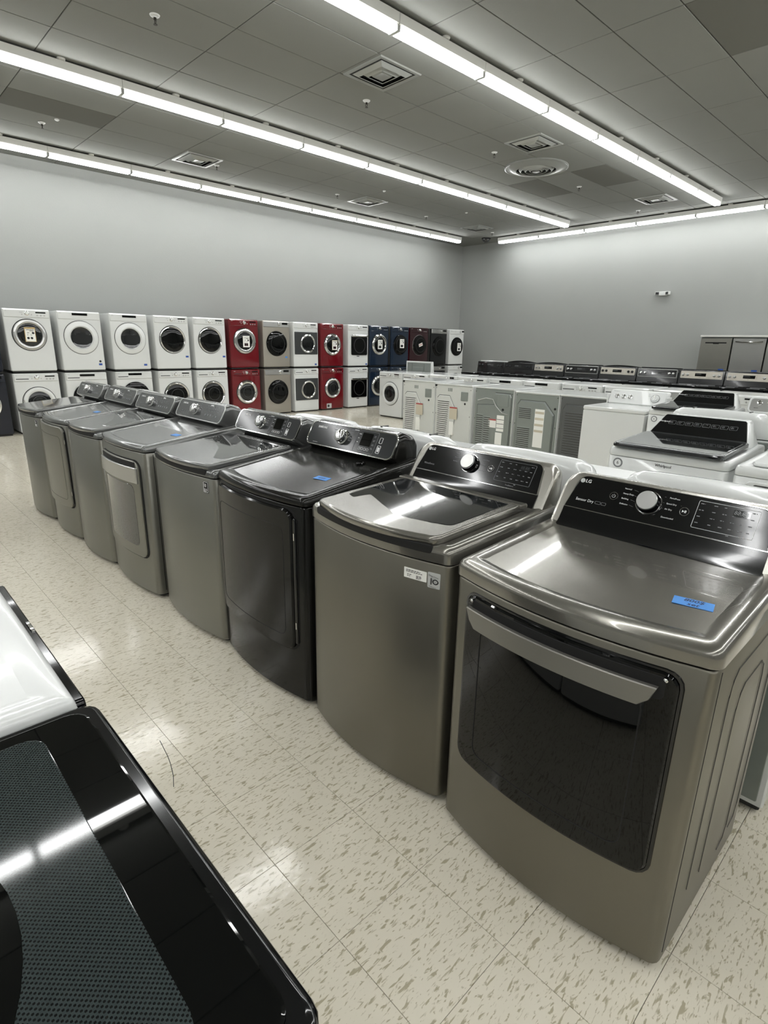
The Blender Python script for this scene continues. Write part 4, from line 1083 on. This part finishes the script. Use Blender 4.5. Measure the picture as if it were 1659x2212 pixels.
# ================================================================== DRYERS SEEN FROM BEHIND (face +x)
def back_dryer(loc, label, Hh, W, style):
    """Front loader turned away; local frame faces -x so the rear at x=D is what the camera sees after a half turn."""
    r = empty('clothes_dryer', loc, PI, label, 'dryer', 'dryers with their backs to the grey row'); D, w = .70, W / 2
    body = 'white_enamel'
    mk('cabinet', rbox(0, D - .012, -w, w, .025, Hh - .012, .006, .012), body, r)
    mk('top_panel', rbox(-.002, D + .004, -w - .001, w + .001, Hh - .022, Hh, .005, .01), 'white_enamel', r)
    f = Face(0, 0, 0)
    mk('kick_plate', rbox(.03, D - .03, -w + .02, w - .02, 0, .026, .003), 'kick_dark', r)
    mk('door', f.lathe(0, .5, [(.235, 0), (.235, .012), (.21, .03), (.16, .025)], 36), 'white_plastic', r)
    # rear face helper: u to the right as seen from behind
    b = Face(0, 0, 0); b.o = Vector((D - .012, 0, 0)); b.U = Vector((0, 1, 0)); b.Vv = Vector((0, 0, 1)); b.N = Vector((1, 0, 0))
    pm = {'white': 'white_back', 'galv': 'galvanised', 'galv2': 'galvanised', 'dark': 'galvanised_dark'}[style]
    rp = mk('rear_panel', b.panel(-w + .012, w - .012, .03, Hh - .028, .004, -.004, .006, .002, cols=2), pm, r)
    def louver(u0, u1, v0, v1, n, tilt=0, nn=.012, m=pm):
        gs = []
        for k in range(n):
            v = v0 + (v1 - v0) * k / (n - 1); a, c = u0, u1 - tilt * (v1 - v) / (v1 - v0 + 1e-6) * (u1 - u0)
            gs.append(b.panel(a, c, v - .006, v + .006, .005, nn - .004, nn + .010, .004, 2, 3))
        ss = []
        for k in range(n):
            v = v0 + (v1 - v0) * k / (n - 1); a, c = u0, u1 - tilt * (v1 - v) / (v1 - v0 + 1e-6) * (u1 - u0)
            ss.append(b.panel(a + .003, c - .003, v - .0145, v - .005, .003, nn - .006, nn + .0045, 0, 1, 1))
        mk('louvre_slots', join(*ss), 'dark_side', rp, kind='stuff')
        return mk('louvres', join(*gs), m, rp, kind='stuff')
    def chamf(pts, n0, n1, bev, m):
        cx = sum(p[0] for p in pts) / len(pts); cy = sum(p[1] for p in pts) / len(pts)
        def ring(s, n): return [b.p(cx + (u - cx) * s, cy + (v - cy) * s, n) for u, v in pts]
        mk('cover_edge', loft([ring(1.015, n0), ring(1.012, n0 + .0035)], False, True), 'dark_side', rp, ang=20)
        return mk('raised_cover', loft([ring(1, n0), ring(1 - bev, n1)], False, True), m, rp, ang=20)
    if style == 'white':
        chamf([(-w + .05, .06), (-w + .05, .74), (-w + .09, .78), (-w + .29, .78), (-w + .42, .56), (-w + .42, .50), (-w + .33, .10), (-w + .28, .06)], .004, .022, .05, pm)
        louver(-w + .07, -w + .30, .12, .70, 20, .25, .020)
        mk('terminal_cover', b.panel(w - .20, w - .07, .72, .85, .008, .004, .012, .003, 3, 2), 'galvanised', rp)
        mk('vent_hole', b.lathe(w - .12, .68, [(.016, .003), (.016, .008), (.004, .008)], 16), 'rubber_black', rp)
        lb = mk('rating_label', b.panel(-w + .31, -w + .45, .44, .62, .002, .018, .0235, 0, 1, 1), 'paper_tan', rp)
        mk('label_band', b.panel(-w + .31, -w + .45, .60, .62, .001, .023, .0245, 0, 1, 1), 'print_red', lb)
        mk('rating_label', b.panel(-w + .31, -w + .39, .20, .40, .002, .006, .0235, 0, 1, 1), 'paper_white', rp)
        mk('embossed_mark', join(*[b.panel(-w + .25 + .03 * q, -w + .27 + .03 * q, .84, .89, .002, .005, .0085, .001, 1, 1) for q in range(3)]), 'galvanised', rp)
        mk('corner_clip', rbox(D - .02, D + .004, -w - .002, -w + .03, Hh - .05, Hh - .018, .003), 'rubber_black', r)
    elif style == 'galv':
        chamf([(-w + .06, .06), (-w + .06, .70), (-w + .36, .72), (-w + .36, .88), (w - .05, .88), (w - .03, .84), (w - .03, .18), (w - .08, .12), (w - .25, .10), (w - .32, .05)], .004, .024, .04, pm)
        louver(-w + .07, -w + .18, .10, .56, 16, 0, .022); louver(-w + .20, -w + .31, .14, .54, 14, .1, .022)
        mk('terminal_cover', b.panel(w - .24, w - .07, .70, .87, .01, .02, .034, .004, 3, 2), 'galvanised', rp)
        mk('vent_hole', b.lathe(w - .15, .66, [(.018, .02), (.018, .028), (.004, .028)], 16), 'rubber_black', rp)
        mk('hose_clamp', tube([b.p(-w + .08, .76, .03), b.p(-w + .22, .80, .035), b.p(-w + .34, .79, .035), b.p(-w + .40, .70, .035), b.p(w - .16, .62, .035), b.p(w - .06, .60, .03)], .006, 6), 'satin_silver', rp)
        mk('rating_label', b.panel(w - .24, w - .12, .36, .58, .002, .02, .0262, 0, 1, 1), 'paper_white', rp)
        mk('label_band', join(*[b.panel(w - .24, w - .12, v, v + .006, .001, .026, .0272, 0, 1, 1) for v in (.40, .46, .52)]), 'print_black', rp)
        mk('rating_label', b.panel(w - .38, w - .25, .40, .52, .002, .02, .0262, 0, 1, 1), 'paper_white', rp)
        mk('label_band', b.panel(w - .38, w - .25, .50, .52, .001, .026, .0272, 0, 1, 1), 'print_red', rp)
        mk('rating_label', b.panel(w - .25, w - .14, .16, .34, .002, .02, .0262, 0, 1, 1), 'paper_white', rp)
    else:
        chamf([(-w + .05, .06), (-w + .05, .76), (-w + .09, .82), (w - .20, .82), (w - .05, .66), (w - .05, .14), (w - .13, .06)], .004, .030, .05, pm)
        if style == 'galv2':
            louver(-w + .09, -w + .28, .60, .72, 6, 0, .028); louver(-w + .08, -w + .28, .12, .46, 14, 0, .028)
            lb = mk('rating_label', b.panel(-w + .34, -w + .48, .22, .72, .002, .026, .0325, 0, 1, 1), 'paper_white', rp)
            mk('label_band', join(*[b.panel(-w + .345, -w + .475, v, v + .03, .001, .032, .0335, 0, 1, 1) for v in (.66, .58, .50, .42)]), 'paper_tan', lb)
            mk('vent_hole', b.lathe(w - .05, .74, [(.016, .003), (.016, .009), (.004, .009)], 16), 'rubber_black', rp)
        else: louver(-w + .10, w - .09, .12, .72, 20, 0, .028)
    for v in (.10, .5, .88):
        for u in (-w + .025, w - .025): mk('screw', b.lathe(u, v, [(.006, .004), (.006, .008), (.002, .009)], 8), 'rubber_black', rp)
    return r
XBK = 7.30
back_dryer((XBK, 6.14, 0), 'white dryer seen from behind, leftmost of the louvred backs', .972, .68, 'white')
back_dryer((XBK, 5.44, 0), 'white dryer seen from behind, second louvred white back', .952, .70, 'white')
back_dryer((XBK, 4.71, 0), 'dryer with grey metal back and pressed irregular cover with white hose', .950, .66, 'galv')
back_dryer((XBK, 4.03, 0), 'dryer with grey metal back, chamfered cover and tall tan label', .930, .66, 'galv2')
back_dryer((XBK, 3.36, 0), 'dryer with dark ribbed metal back beside the three-knob dryer', .935, .66, 'dark')

# ================================================================== WHITE TOP LOADERS
def rear_of(r, W, D, Hh, m='galvanised'):
    b = Face(0, 0, 0); b.o = Vector((D, 0, 0)); b.U = Vector((0, 1, 0)); b.Vv = Vector((0, 0, 1)); b.N = Vector((1, 0, 0))
    rp = mk('rear_panel', b.panel(-W / 2 + .02, W / 2 - .02, .05, Hh - .02, .006, -.003, .005, .002, cols=2), m, r)
    mk('port', b.lathe(-.2, Hh - .06, [(.02, .004), (.02, .012), (.006, .012)], 12), 'rubber_black', rp)
    return rp

def top_loader(loc, rz, label, style, W=.68, D=.68, Hh=.91, kind='washing_machine', body='white_enamel', group=None, xc=.52, slots=False):
    r = empty(kind, loc, rz, label, 'dryer' if 'dryer' in kind else 'washer', group); w = W / 2
    f = Face(0, 0, 0)
    if style in ('square', 'greyface'):
        mk('cabinet', rbox(0, D, -w, w, .025, Hh - .045, .006, .012), body, r)
        mk('top_panel', rbox(-.004, D, -w - .002, w + .002, Hh - .043, Hh, .010, .014), body, r)
        if kind == 'washing_machine': mk('lid', rbox(.06, xc - .06, -w + .09, w - .09, Hh - .002, Hh + .004, .003, .03), body, r)
    else:
        cabinet(r, W, D, .0, .03, Hh - .055, body)
        deck(r, W, D, 0, Hh - .052, Hh, .04 if style != 'rounded' else .03, body, inset=.03, over=.0)
    if style == 'glassback':
        zf = Hh + .006
        def gr(z, i): return [(x, y, z + .05 * max(0, x)) for x, y in rrect(.225, 0, .52 - 2 * i, W - .06 - 2 * i, .05, 5)]
        lid = mk('lid', loft([gr(zf, .004), gr(zf + .003, 0), gr(zf + .022, 0), gr(zf + .027, .005)]), 'slate_panel', r, ang=50)
        def g2(z, i): return [(x, y, z + .05 * max(0, x)) for x, y in rrect(.215, 0, .43 - 2 * i, W - .10 - 2 * i, .04, 5)]
        mk('lid_glass', loft([g2(zf + .025, 0), g2(zf + .0285, .003)]), 'glass_smoke', lid)
        mk('lid_edge', join(rbox(-.036, .03, -w + .035, w - .035, zf + .002, zf + .026, .006, .02)), 'panel_black', lid)
        # swept console, black glass leaning back with a white hood
        t = 1.05; fc = Face(0, 0, t); fc.o = Vector((.455, 0, Hh + .028))
        def rg(i, n, xx=None):
            o = []
            for u, v in rrect(0, .10, W - .05 - 2 * i, .23 - 2 * i, .03 - i, 5):
                p = fc.p(u * (1 - .20 * max(0, v) / .2), v, n); p = (p[0], p[1], max(p[2], Hh - .0))
                if xx: p = (max(xx, p[0] + .01), p[1], p[2])
                o.append(p)
            return o
        mk('console', loft([rg(.012, -.001), rg(0, -.012), [(min(D, p[0] + .08), p[1], p[2]) for p in rg(0, -.012)], [(D, p[1] * .98, max(Hh - .02, p[2] - .02)) for p in rg(0, -.012)]]), body, r, ang=50)
        cp = mk('control_panel', loft([rg(.016, -.002), rg(.018, .004)], False, True), 'panel_black', r)
        g = Face(0, 0, t); g.o = Vector(fc.p(0, 0, .0045))
        if W > .6: g.text('lettering', 'Whirlpool', -.27, .135, .018, 'print_white', cp)
        for q in range(8):
            u = -.20 + q * .052
            mk('display', g.frame(u, u + .044, .115, .145, .004, .0016, 0, .0012, 2, cols=1), 'print_grey', cp)
            squiggle_lines(g, cp, u + .008, .137, .024, 2, .008, 'print_grey', .003)
        mk('lamp', g.lathe(.02, .130, [(.014, 0), (.012, .0012)], 16), 'glass_smoke', cp)
        f.text('lettering', 'Whirlpool', 0.0, Hh - .075, .022, 'print_black', r, .0012, 'CENTER', bold=.0004)
        s = mk('sticker', f.lathe(-w + .07, Hh - .095, [(.03, 0), (.03, .0012)], 24), 'print_grey', r)
        mk('sticker_centre', f.lathe(-w + .07, Hh - .095, [(.021, .0012), (.021, .0018)], 24), 'print_white', s)
        f.text('numeral', '6', -w + .07, Hh - .095, .03, 'print_black', s, .0024, 'CENTER')
    elif style == 'square':
        t = .5; fc = Face(0, 0, t); fc.o = Vector((xc, 0, Hh + .004))
        def rg(i, n): return [fc.p(u, v, n) for u, v in rrect(0, .085, W - .04 - 2 * i, .17 - 2 * i, .025 - i, 4)]
        mk('console', loft([rg(.008, .0), rg(0, -.01), [(min(D, p[0] + .08), p[1], p[2]) for p in rg(0, -.01)], [(D, p[1] * .98, max(Hh, p[2] - .01)) for p in rg(0, -.01)]]), 'white_plastic', r, ang=50)
        g = Face(0, 0, t); g.o = Vector(fc.p(0, 0, .0005))
        for u in (-.225, -.150, -.075):
            k = mk('knob', g.lathe(u, .085, [(.026, 0), (.025, .006), (.020, .008), (.019, .020), (.012, .022)], 24), 'chrome', r)
            mk('knob_grip', g.panel(u - .004, u + .004, .070, .100, .003, .018, .030, .002, 2, 1), 'white_plastic', k)
        k = mk('dial', g.lathe(.20, .085, [(.044, 0), (.043, .005), (.034, .008), (.032, .024), (.02, .026)], 32), 'white_plastic', r)
        mk('dial_ring', g.lathe(.20, .085, [(.045, .0), (.046, .004), (.041, .004)], 32, 0, False), 'rubber_black', k)
        mk('dial_pointer', g.panel(.197, .203, .062, .108, .002, .024, .032, .001, 1, 1), 'chrome', k)
        g.text('lettering', 'Whirlpool', -.28, .145, .016, 'print_grey', r)
        squiggle_lines(g, r, .12, .135, .03, 3, .012, 'print_grey', .003)
        mk('side_trim', join(rbox(xc + .01, D, -w + .005, -w + .02, Hh, Hh + .10, .003), rbox(xc + .01, D, w - .02, w - .005, Hh, Hh + .10, .003)), 'white_plastic', r)
    elif style == 'greyface':
        t = .4; fc = Face(0, 0, t); fc.o = Vector((xc, 0, Hh + .004))
        def rg(i, n): return [fc.p(u, v, n) for u, v in rrect(0, .08, W - .02 - 2 * i, .17 - 2 * i, .05 - i, 5)]
        mk('console', loft([rg(.008, 0), rg(0, -.01), [(min(D, p[0] + .09), p[1], p[2]) for p in rg(0, -.01)], [(D, p[1] * .98, max(Hh, p[2] - .01)) for p in rg(0, -.01)]]), 'white_plastic', r, ang=50)
        cp = mk('control_panel', loft([rg(.022, -.001), rg(.023, .003)], False, True), 'stainless', r)
        g = Face(0, 0, t); g.o = Vector(fc.p(0, 0, .003))
        for u in (-.23, -.14, -.05, .18): mk('knob', g.lathe(u, .10, [(.026, 0), (.025, .006), (.020, .010), (.018, .022), (.01, .023)], 24), 'chrome', cp)
        squiggle_lines(g, cp, -.27, .05, .05, 1, .01, 'print_black', .005)
    elif style == 'rounded':
        # low rounded hood seen from behind, grey ends
        prof = [(xc, Hh), (xc + .02, Hh + .07), (xc + .05, Hh + .125), (xc + .085, Hh + .150), (D - .03, Hh + .155), (D - .008, Hh + .142), (D, Hh + .11), (D, Hh - .01)]
        def sec(y, k):
            return [(x + (0 if x > xc + .08 else (1 - k) * .05), y, Hh - .01 + (z - Hh + .01) * k) for x, z in prof]
        ys = [(-w + .012, .30), (-w + .022, .62), (-w + .045, .86), (-w + .085, .98), (-w + .14, 1.0), (0, 1.03), (w - .14, 1.0), (w - .085, .98), (w - .045, .86), (w - .022, .62), (w - .012, .30)]
        mk('console', loft([sec(y, k) for y, k in ys]), body, r, ang=60)
        mk('lid', rbox(.04, xc - .03, -w + .06, w - .06, Hh - .0, Hh + .018, .006, .05), body, r)
        b = Face(0, 0, 0); b.o = Vector((D, 0, 0)); b.U = Vector((0, 1, 0)); b.Vv = Vector((0, 0, 1)); b.N = Vector((1, 0, 0))
        if slots:
            for u in (-.17, .17): mk('slot', rbox(D - .075, D - .025, u - .006, u + .006, Hh + .148, Hh + .1585, .001), 'dark_side', r)
    rear_of(r, W, D, Hh)
    return r
GR = 'white top loaders standing back to back with the grey row'
for y, lab in ((.535, 'white top loader behind the nearest grey dryer, only its rounded hood and side seen'), (1.262, 'white top loader behind the black-panelled grey washer'),
               (1.95, 'white top loader with notched hood behind the black dryer'), (2.63, 'white top loader behind the display-console washer'), (5.36, 'white top loader showing behind the far smooth-door dryer')):
    top_loader((2.665 + (.02 if y > 5 else 0), y, 0), PI, lab, 'rounded', W=.65 if y < 5 else .66, D=.685, Hh=.935 if y < 5 else .90, group=GR, slots=(y == 1.95))
top_loader((3.44, 1.215, 0), 0, 'white washer with black glass lid and slanted black control panel, behind the nearest row', 'glassback', W=.68, D=.70, Hh=.915)
top_loader((4.90, 1.185, 0), PI, 'white hood with two slots right behind the slanted black control panel', 'rounded', W=.66, D=.70, Hh=.965, slots=True)
wd = top_loader((3.40, .495, 0), 0, 'white dryer with recessed door top at the right edge', 'squareD' if False else 'rounded', W=.69, D=.70, Hh=.915, kind='clothes_dryer')
fd = Face(0, 0, 0)
mk('door', fd.panel(-.28, .28, .30, .845, .03, -.002, .014, .006, cols=4), 'white_enamel', wd)
mk('handle_recess', fd.panel(-.24, .24, .80, .83, .012, .010, .0145, .001, cols=4), 'dark_side', wd)
top_loader((5.90, 2.675, 0), 0, 'square white dryer with three chrome knobs and one large dial', 'square', W=.672, D=.68, Hh=.898, kind='clothes_dryer')
top_loader((5.88, 1.965, 0), 0, 'white washer with black lid and curved black panel, right of the three-knob dryer', 'glassback', W=.68, D=.70, Hh=.925)
top_loader((5.92, 1.26, 0), 0, 'white washer with grey console and chrome knobs at the right edge', 'greyface', W=.68, D=.68, Hh=.92)

# ================================================================== RANGES
def kitchen_range(loc, rz, label, style, group=None, Hc=.245, arch=0.0):
    r = empty('kitchen_range', loc, rz, label, 'range', group); W, D = .755, .66; w = W / 2
    body = 'white_enamel' if style == 'white' else 'black_enamel'
    mk('cabinet', rbox(.02, D, -w, w, .05, .895, .004, .006), body, r)
    mk('kick_plate', rbox(.06, D - .02, -w + .02, w - .02, 0, .05, .002), 'kick_dark', r)
    f = Face(0, 0, 0); f.o = Vector((.02, 0, 0))
    face = {'black': 'black_enamel', 'white': 'white_enamel'}.get(style, 'stainless')
    d = mk('oven_door', f.panel(-w + .005, w - .005, .24, .80, .01, 0, .035, .004, 2, 3), face, r)
    mk('oven_window', f.panel(-.25, .25, .36, .66, .02, .034, .037, .001, 3, 3), 'glass_black', d)
    mk('handle', join(tube([f.p(-.31, .755, .075), f.p(.31, .755, .075)], .012, 10), *[tube([f.p(u, .755, .03), f.p(u, .755, .075)], .009, 8) for u in (-.29, .29)]), 'satin_silver' if style != 'black' else 'black_enamel', d)
    mk('drawer', f.panel(-w + .005, w - .005, .06, .225, .01, 0, .03, .004, 2, 3), face, r)
    mk('front_rail', f.panel(-w + .002, w - .002, .81, .893, .006, 0, .025, .006, 2, 3), face if style == 'steel' and False else body, r)
    ct = mk('cooktop', rbox(-.02, D - .06, -w, w, .896, .915, .006, .015), 'white_enamel' if style == 'white' else 'glass_black', r)
    for sx, sy, rr in ((.15, -.19, .09), (.15, .19, .11), (.42, -.19, .11), (.42, .19, .09)):
        mk('burner_ring', tube([(sx + rr * math.cos(a * PI / 14), sy + rr * math.sin(a * PI / 14), .9152) for a in range(28)], .0012, 4, True), 'print_grey', ct)
    zc = .91; t = .12; fc = Face(0, 0, t); fc.o = Vector((D - .075, 0, zc))
    def rg(i, n, xx=None):
        o = []
        for u, v in rrect(0, Hc / 2, W - .004 - 2 * i, Hc - 2 * i, .012, 3):
            vv = v + (arch * (1 - (u / w) ** 2) if v > Hc / 2 else 0)
            o.append(fc.p(u, vv, n))
        return o
    def subd(R):  # add points along the top so an arched outline stays smooth
        return R
    if arch > 0:
        def rg(i, n, xx=None):
            top = [(w - .004 - i) * (1 - 2 * k / 14.0) for k in range(15)]
            pts = [(-w + .004 + i, i), (w - .004 - i, i)] + [(u, Hc - i + arch * (1 - (u / w) ** 2)) for u in top]
            return [fc.p(u, v, n) for u, v in pts]
    mk('backguard', loft([rg(.006, .002), rg(0, -.004), [(D, p[1], p[2]) for p in rg(0, -.004)]]), body, r, ang=40)
    g = Face(0, 0, t); g.o = Vector(fc.p(0, 0, .002))
    if style == 'black': pm, km, dispm = 'panel_black', 'panel_charcoal', 'glass_smoke'
    elif style == 'steelwrap': pm, km, dispm = 'panel_black', 'chrome', 'glass_smoke'
    elif style == 'white': pm, km, dispm = 'white_plastic', 'white_plastic', 'glass_black'
    else: pm, km, dispm = 'champagne', ('satin_silver' if style == 'steel' else 'rubber_black'), 'glass_black'
    v0, v1 = Hc - .145, Hc - .018
    cp = mk('control_panel', g.panel(-w + .035, w - .035, v0, v1, .012, 0, .006, .002, 3, 4), pm, r)
    if style == 'steelwrap': mk('trim', g.frame(-w + .02, w - .02, v0 - .014, v1 + .012, .014, .016, 0, .010, 3, cols=4), 'stainless', r)
    kv = (v0 + v1) / 2
    for u in (-.30, -.225, .215, .29):
        k = mk('knob', g.lathe(u, kv, [(.024, .005), (.024, .012), (.019, .016), (.018, .030), (.010, .032)], 20), km, cp)
        mk('knob_grip', g.panel(u - .004, u + .004, kv - .018, kv + .018, .003, .028, .036, .002, 1, 1), km, k)
    dp = mk('display', g.panel(-.10, .08, kv - .022, kv + .030, .004, .004, .0075, .001, 2, 2), dispm, cp)
    squiggle_lines(g, dp, -.09, kv + .020, .14, 2, .012, 'print_grey', .004, nn=.0084)
    squiggle_lines(g, cp, -.03, kv - .040, .03, 1, .01, 'print_black', .004, nn=.0068)
    b = Face(0, 0, 0); b.o = Vector((D, 0, 0)); b.U = Vector((0, 1, 0)); b.Vv = Vector((0, 0, 1)); b.N = Vector((1, 0, 0))
    rp = mk('rear_panel', b.panel(-w + .035, w - .035, .06, .91 + Hc - .035, .008, -.004, .003, .002, 3, 2), 'galvanised', r)
    if style == 'white':
        mk('raised_cover', b.panel(-.17, .12, .93, 1.04, .01, .002, .020, .006, 3, 2), 'galvanised', rp)
        mk('rear_border', b.frame(-w + .004, w - .004, .80, .91 + Hc - .004, .012, .034, -.002, .008, 3, cols=3), 'white_enamel', r)
        mk('seam', join(*[b.panel(u - .002, u + .002, .95, 1.11, .001, .002, .006, 0, 1, 1) for u in (-.20, .16)]), 'galvanised_dark', rp)
    return r
GA = 'ranges in the front range row'
rs = [('black', 'black range with black backguard, leftmost of the front range row', 0), ('black', 'black range with raised arched grey-black backguard, second in the front range row', .0), ('steel', 'range with silver backguard and four silver knobs, third in the front range row', 0),
      ('steelwrap', 'range with silver-framed black backguard, fourth in the front range row', 0), ('steelblack', 'range with silver backguard and four black knobs', 0), ('steelwrap', 'range with silver-framed black backguard, right of the black-knobbed one', 0),
      ('steel', 'range with silver backguard and small square display, below the left dishwashers', 0), ('steel', 'range with slightly arched silver backguard at the right edge', .012), ('steel', 'range beyond the right edge of the picture', 0)]
yl = 8.46
for k, (st, lab, ar) in enumerate(rs):
    kitchen_range((10.52, yl - .379, 0), 0, lab, st, GA, arch=ar); yl -= .757
GB = 'ranges in the rear range row'
rs2 = [('white', 'white-topped range peeking over the first black range', 0, .265), ('black', 'range with arched black backguard top in the rear row', .04, .25), ('steel', 'range with arched silver top and bright vents in the rear row', .03, .25), ('steelwrap', 'range with flat silver top, fourth in the rear row', 0, .262),
       ('black', 'range with low arched black top, fifth in the rear row', .028, .25), ('black', 'range with flat black top, sixth in the rear row', 0, .262), ('steelwrap', 'range with flat silver top, last seen in the rear row', 0, .255)]
yl = 8.50
for k, (st, lab, ar, hc) in enumerate(rs2):
    kitchen_range((11.95, yl - .379, 0), PI, lab, st, GB, Hc=hc, arch=ar); yl -= .765
kitchen_range((9.83, 8.54, 0), PI, 'white range seen from behind with grey recessed back, over the white front loaders', 'white', Hc=.25)

# ================================================================== DISHWASHERS
def dishwasher(loc, label, style):
    r = empty('dishwasher', loc, 0, label, 'dishwasher', 'dishwashers stacked by the back wall'); W, D, Hh = .592, .58, .855; w = W / 2
    fr = 'satin_silver'
    mk('tub_frame', rbox(.03, D, -w, w, .0, Hh, .004, .006), 'galvanised', r)
    f = Face(0, 0, 0); f.o = Vector((.03, 0, 0))
    d = mk('door', f.panel(-w + .006, w - .006, .10, Hh - .022, .006, .0, .045, .006, 2, 3), 'stainless' if style == 'bar' else 'grey_steel', r)
    mk('kick_plate', f.panel(-w + .01, w - .01, .0, .09, .003, -.03, .0, .002, 1, 1), 'kick_dark', r)
    if style == 'bar':
        pts = [f.p(-.24 + .48 * k / 12, Hh - .085 - .008 * (1 - ((k - 6) / 6.0) ** 2), .055 + .03 * (1 - ((k - 6) / 6.0) ** 2)) for k in range(13)]
        mk('handle', tube(pts, .014, 10), 'chrome', d)
    else:
        mk('handle_recess', f.panel(-.20, .20, Hh - .125, Hh - .10, .004, .040, .0465, .001, 2, 3), 'gap_black', d)
        mk('display', f.panel(-.05, .06, Hh - .135, Hh - .122, .002, .044, .047, 0, 1, 1), 'panel_black', d)
        f.text('lettering', 'LG', -w + .03, Hh - .045, .016, 'print_black', d, .0462)
    mk('edge_gasket', f.frame(-w + .001, w - .001, .09, Hh - .012, .004, .008, -.004, .006, 1, cols=2), 'gap_black', r)
    return r
yl = 4.37
for k, st in enumerate(('slot', 'bar', 'bar', 'slot')):
    nm = ('with slot handle, left end', 'with curved bar handle, second from the left', 'at the right edge of the picture', 'beyond the right edge')[k]
    for q in (0, 1):
        dishwasher((13.35, yl - .298, q * .905 + (0 if q == 0 else 0)), '%s steel dishwasher %s' % ('upper' if q else 'lower, hidden', nm), st)
    if k < 3:
        o = mk('price_tape', Face(0, 0, 0).panel(-.05, .05, -.028, .028, .001, 0, .002, 0, 1, 1), 'tape_blue_dark'); o.location = (13.334, yl - .298 - .18, .905 + .20)
        setp(o, 'blue tape on the ' + ('slot-handled', 'bar-handled', 'rightmost')[k] + ' upper dishwasher', 'price tag')
    yl -= .605
o = mk('shelf_board', rbox(13.36, 13.94, 1.95, 4.38, .856, .903, .004), 'white_plastic'); setp(o, 'white board between the two layers of dishwashers', 'board')
o = mk('shelf_board', rbox(13.33, 13.94, 1.95, 4.385, 1.762, 1.80, .004), 'fixture_white'); setp(o, 'pale board laid on top of the dishwashers', 'board')
for o in list(bpy.data.objects):
    if o.type == 'EMPTY': o.empty_display_size = .05
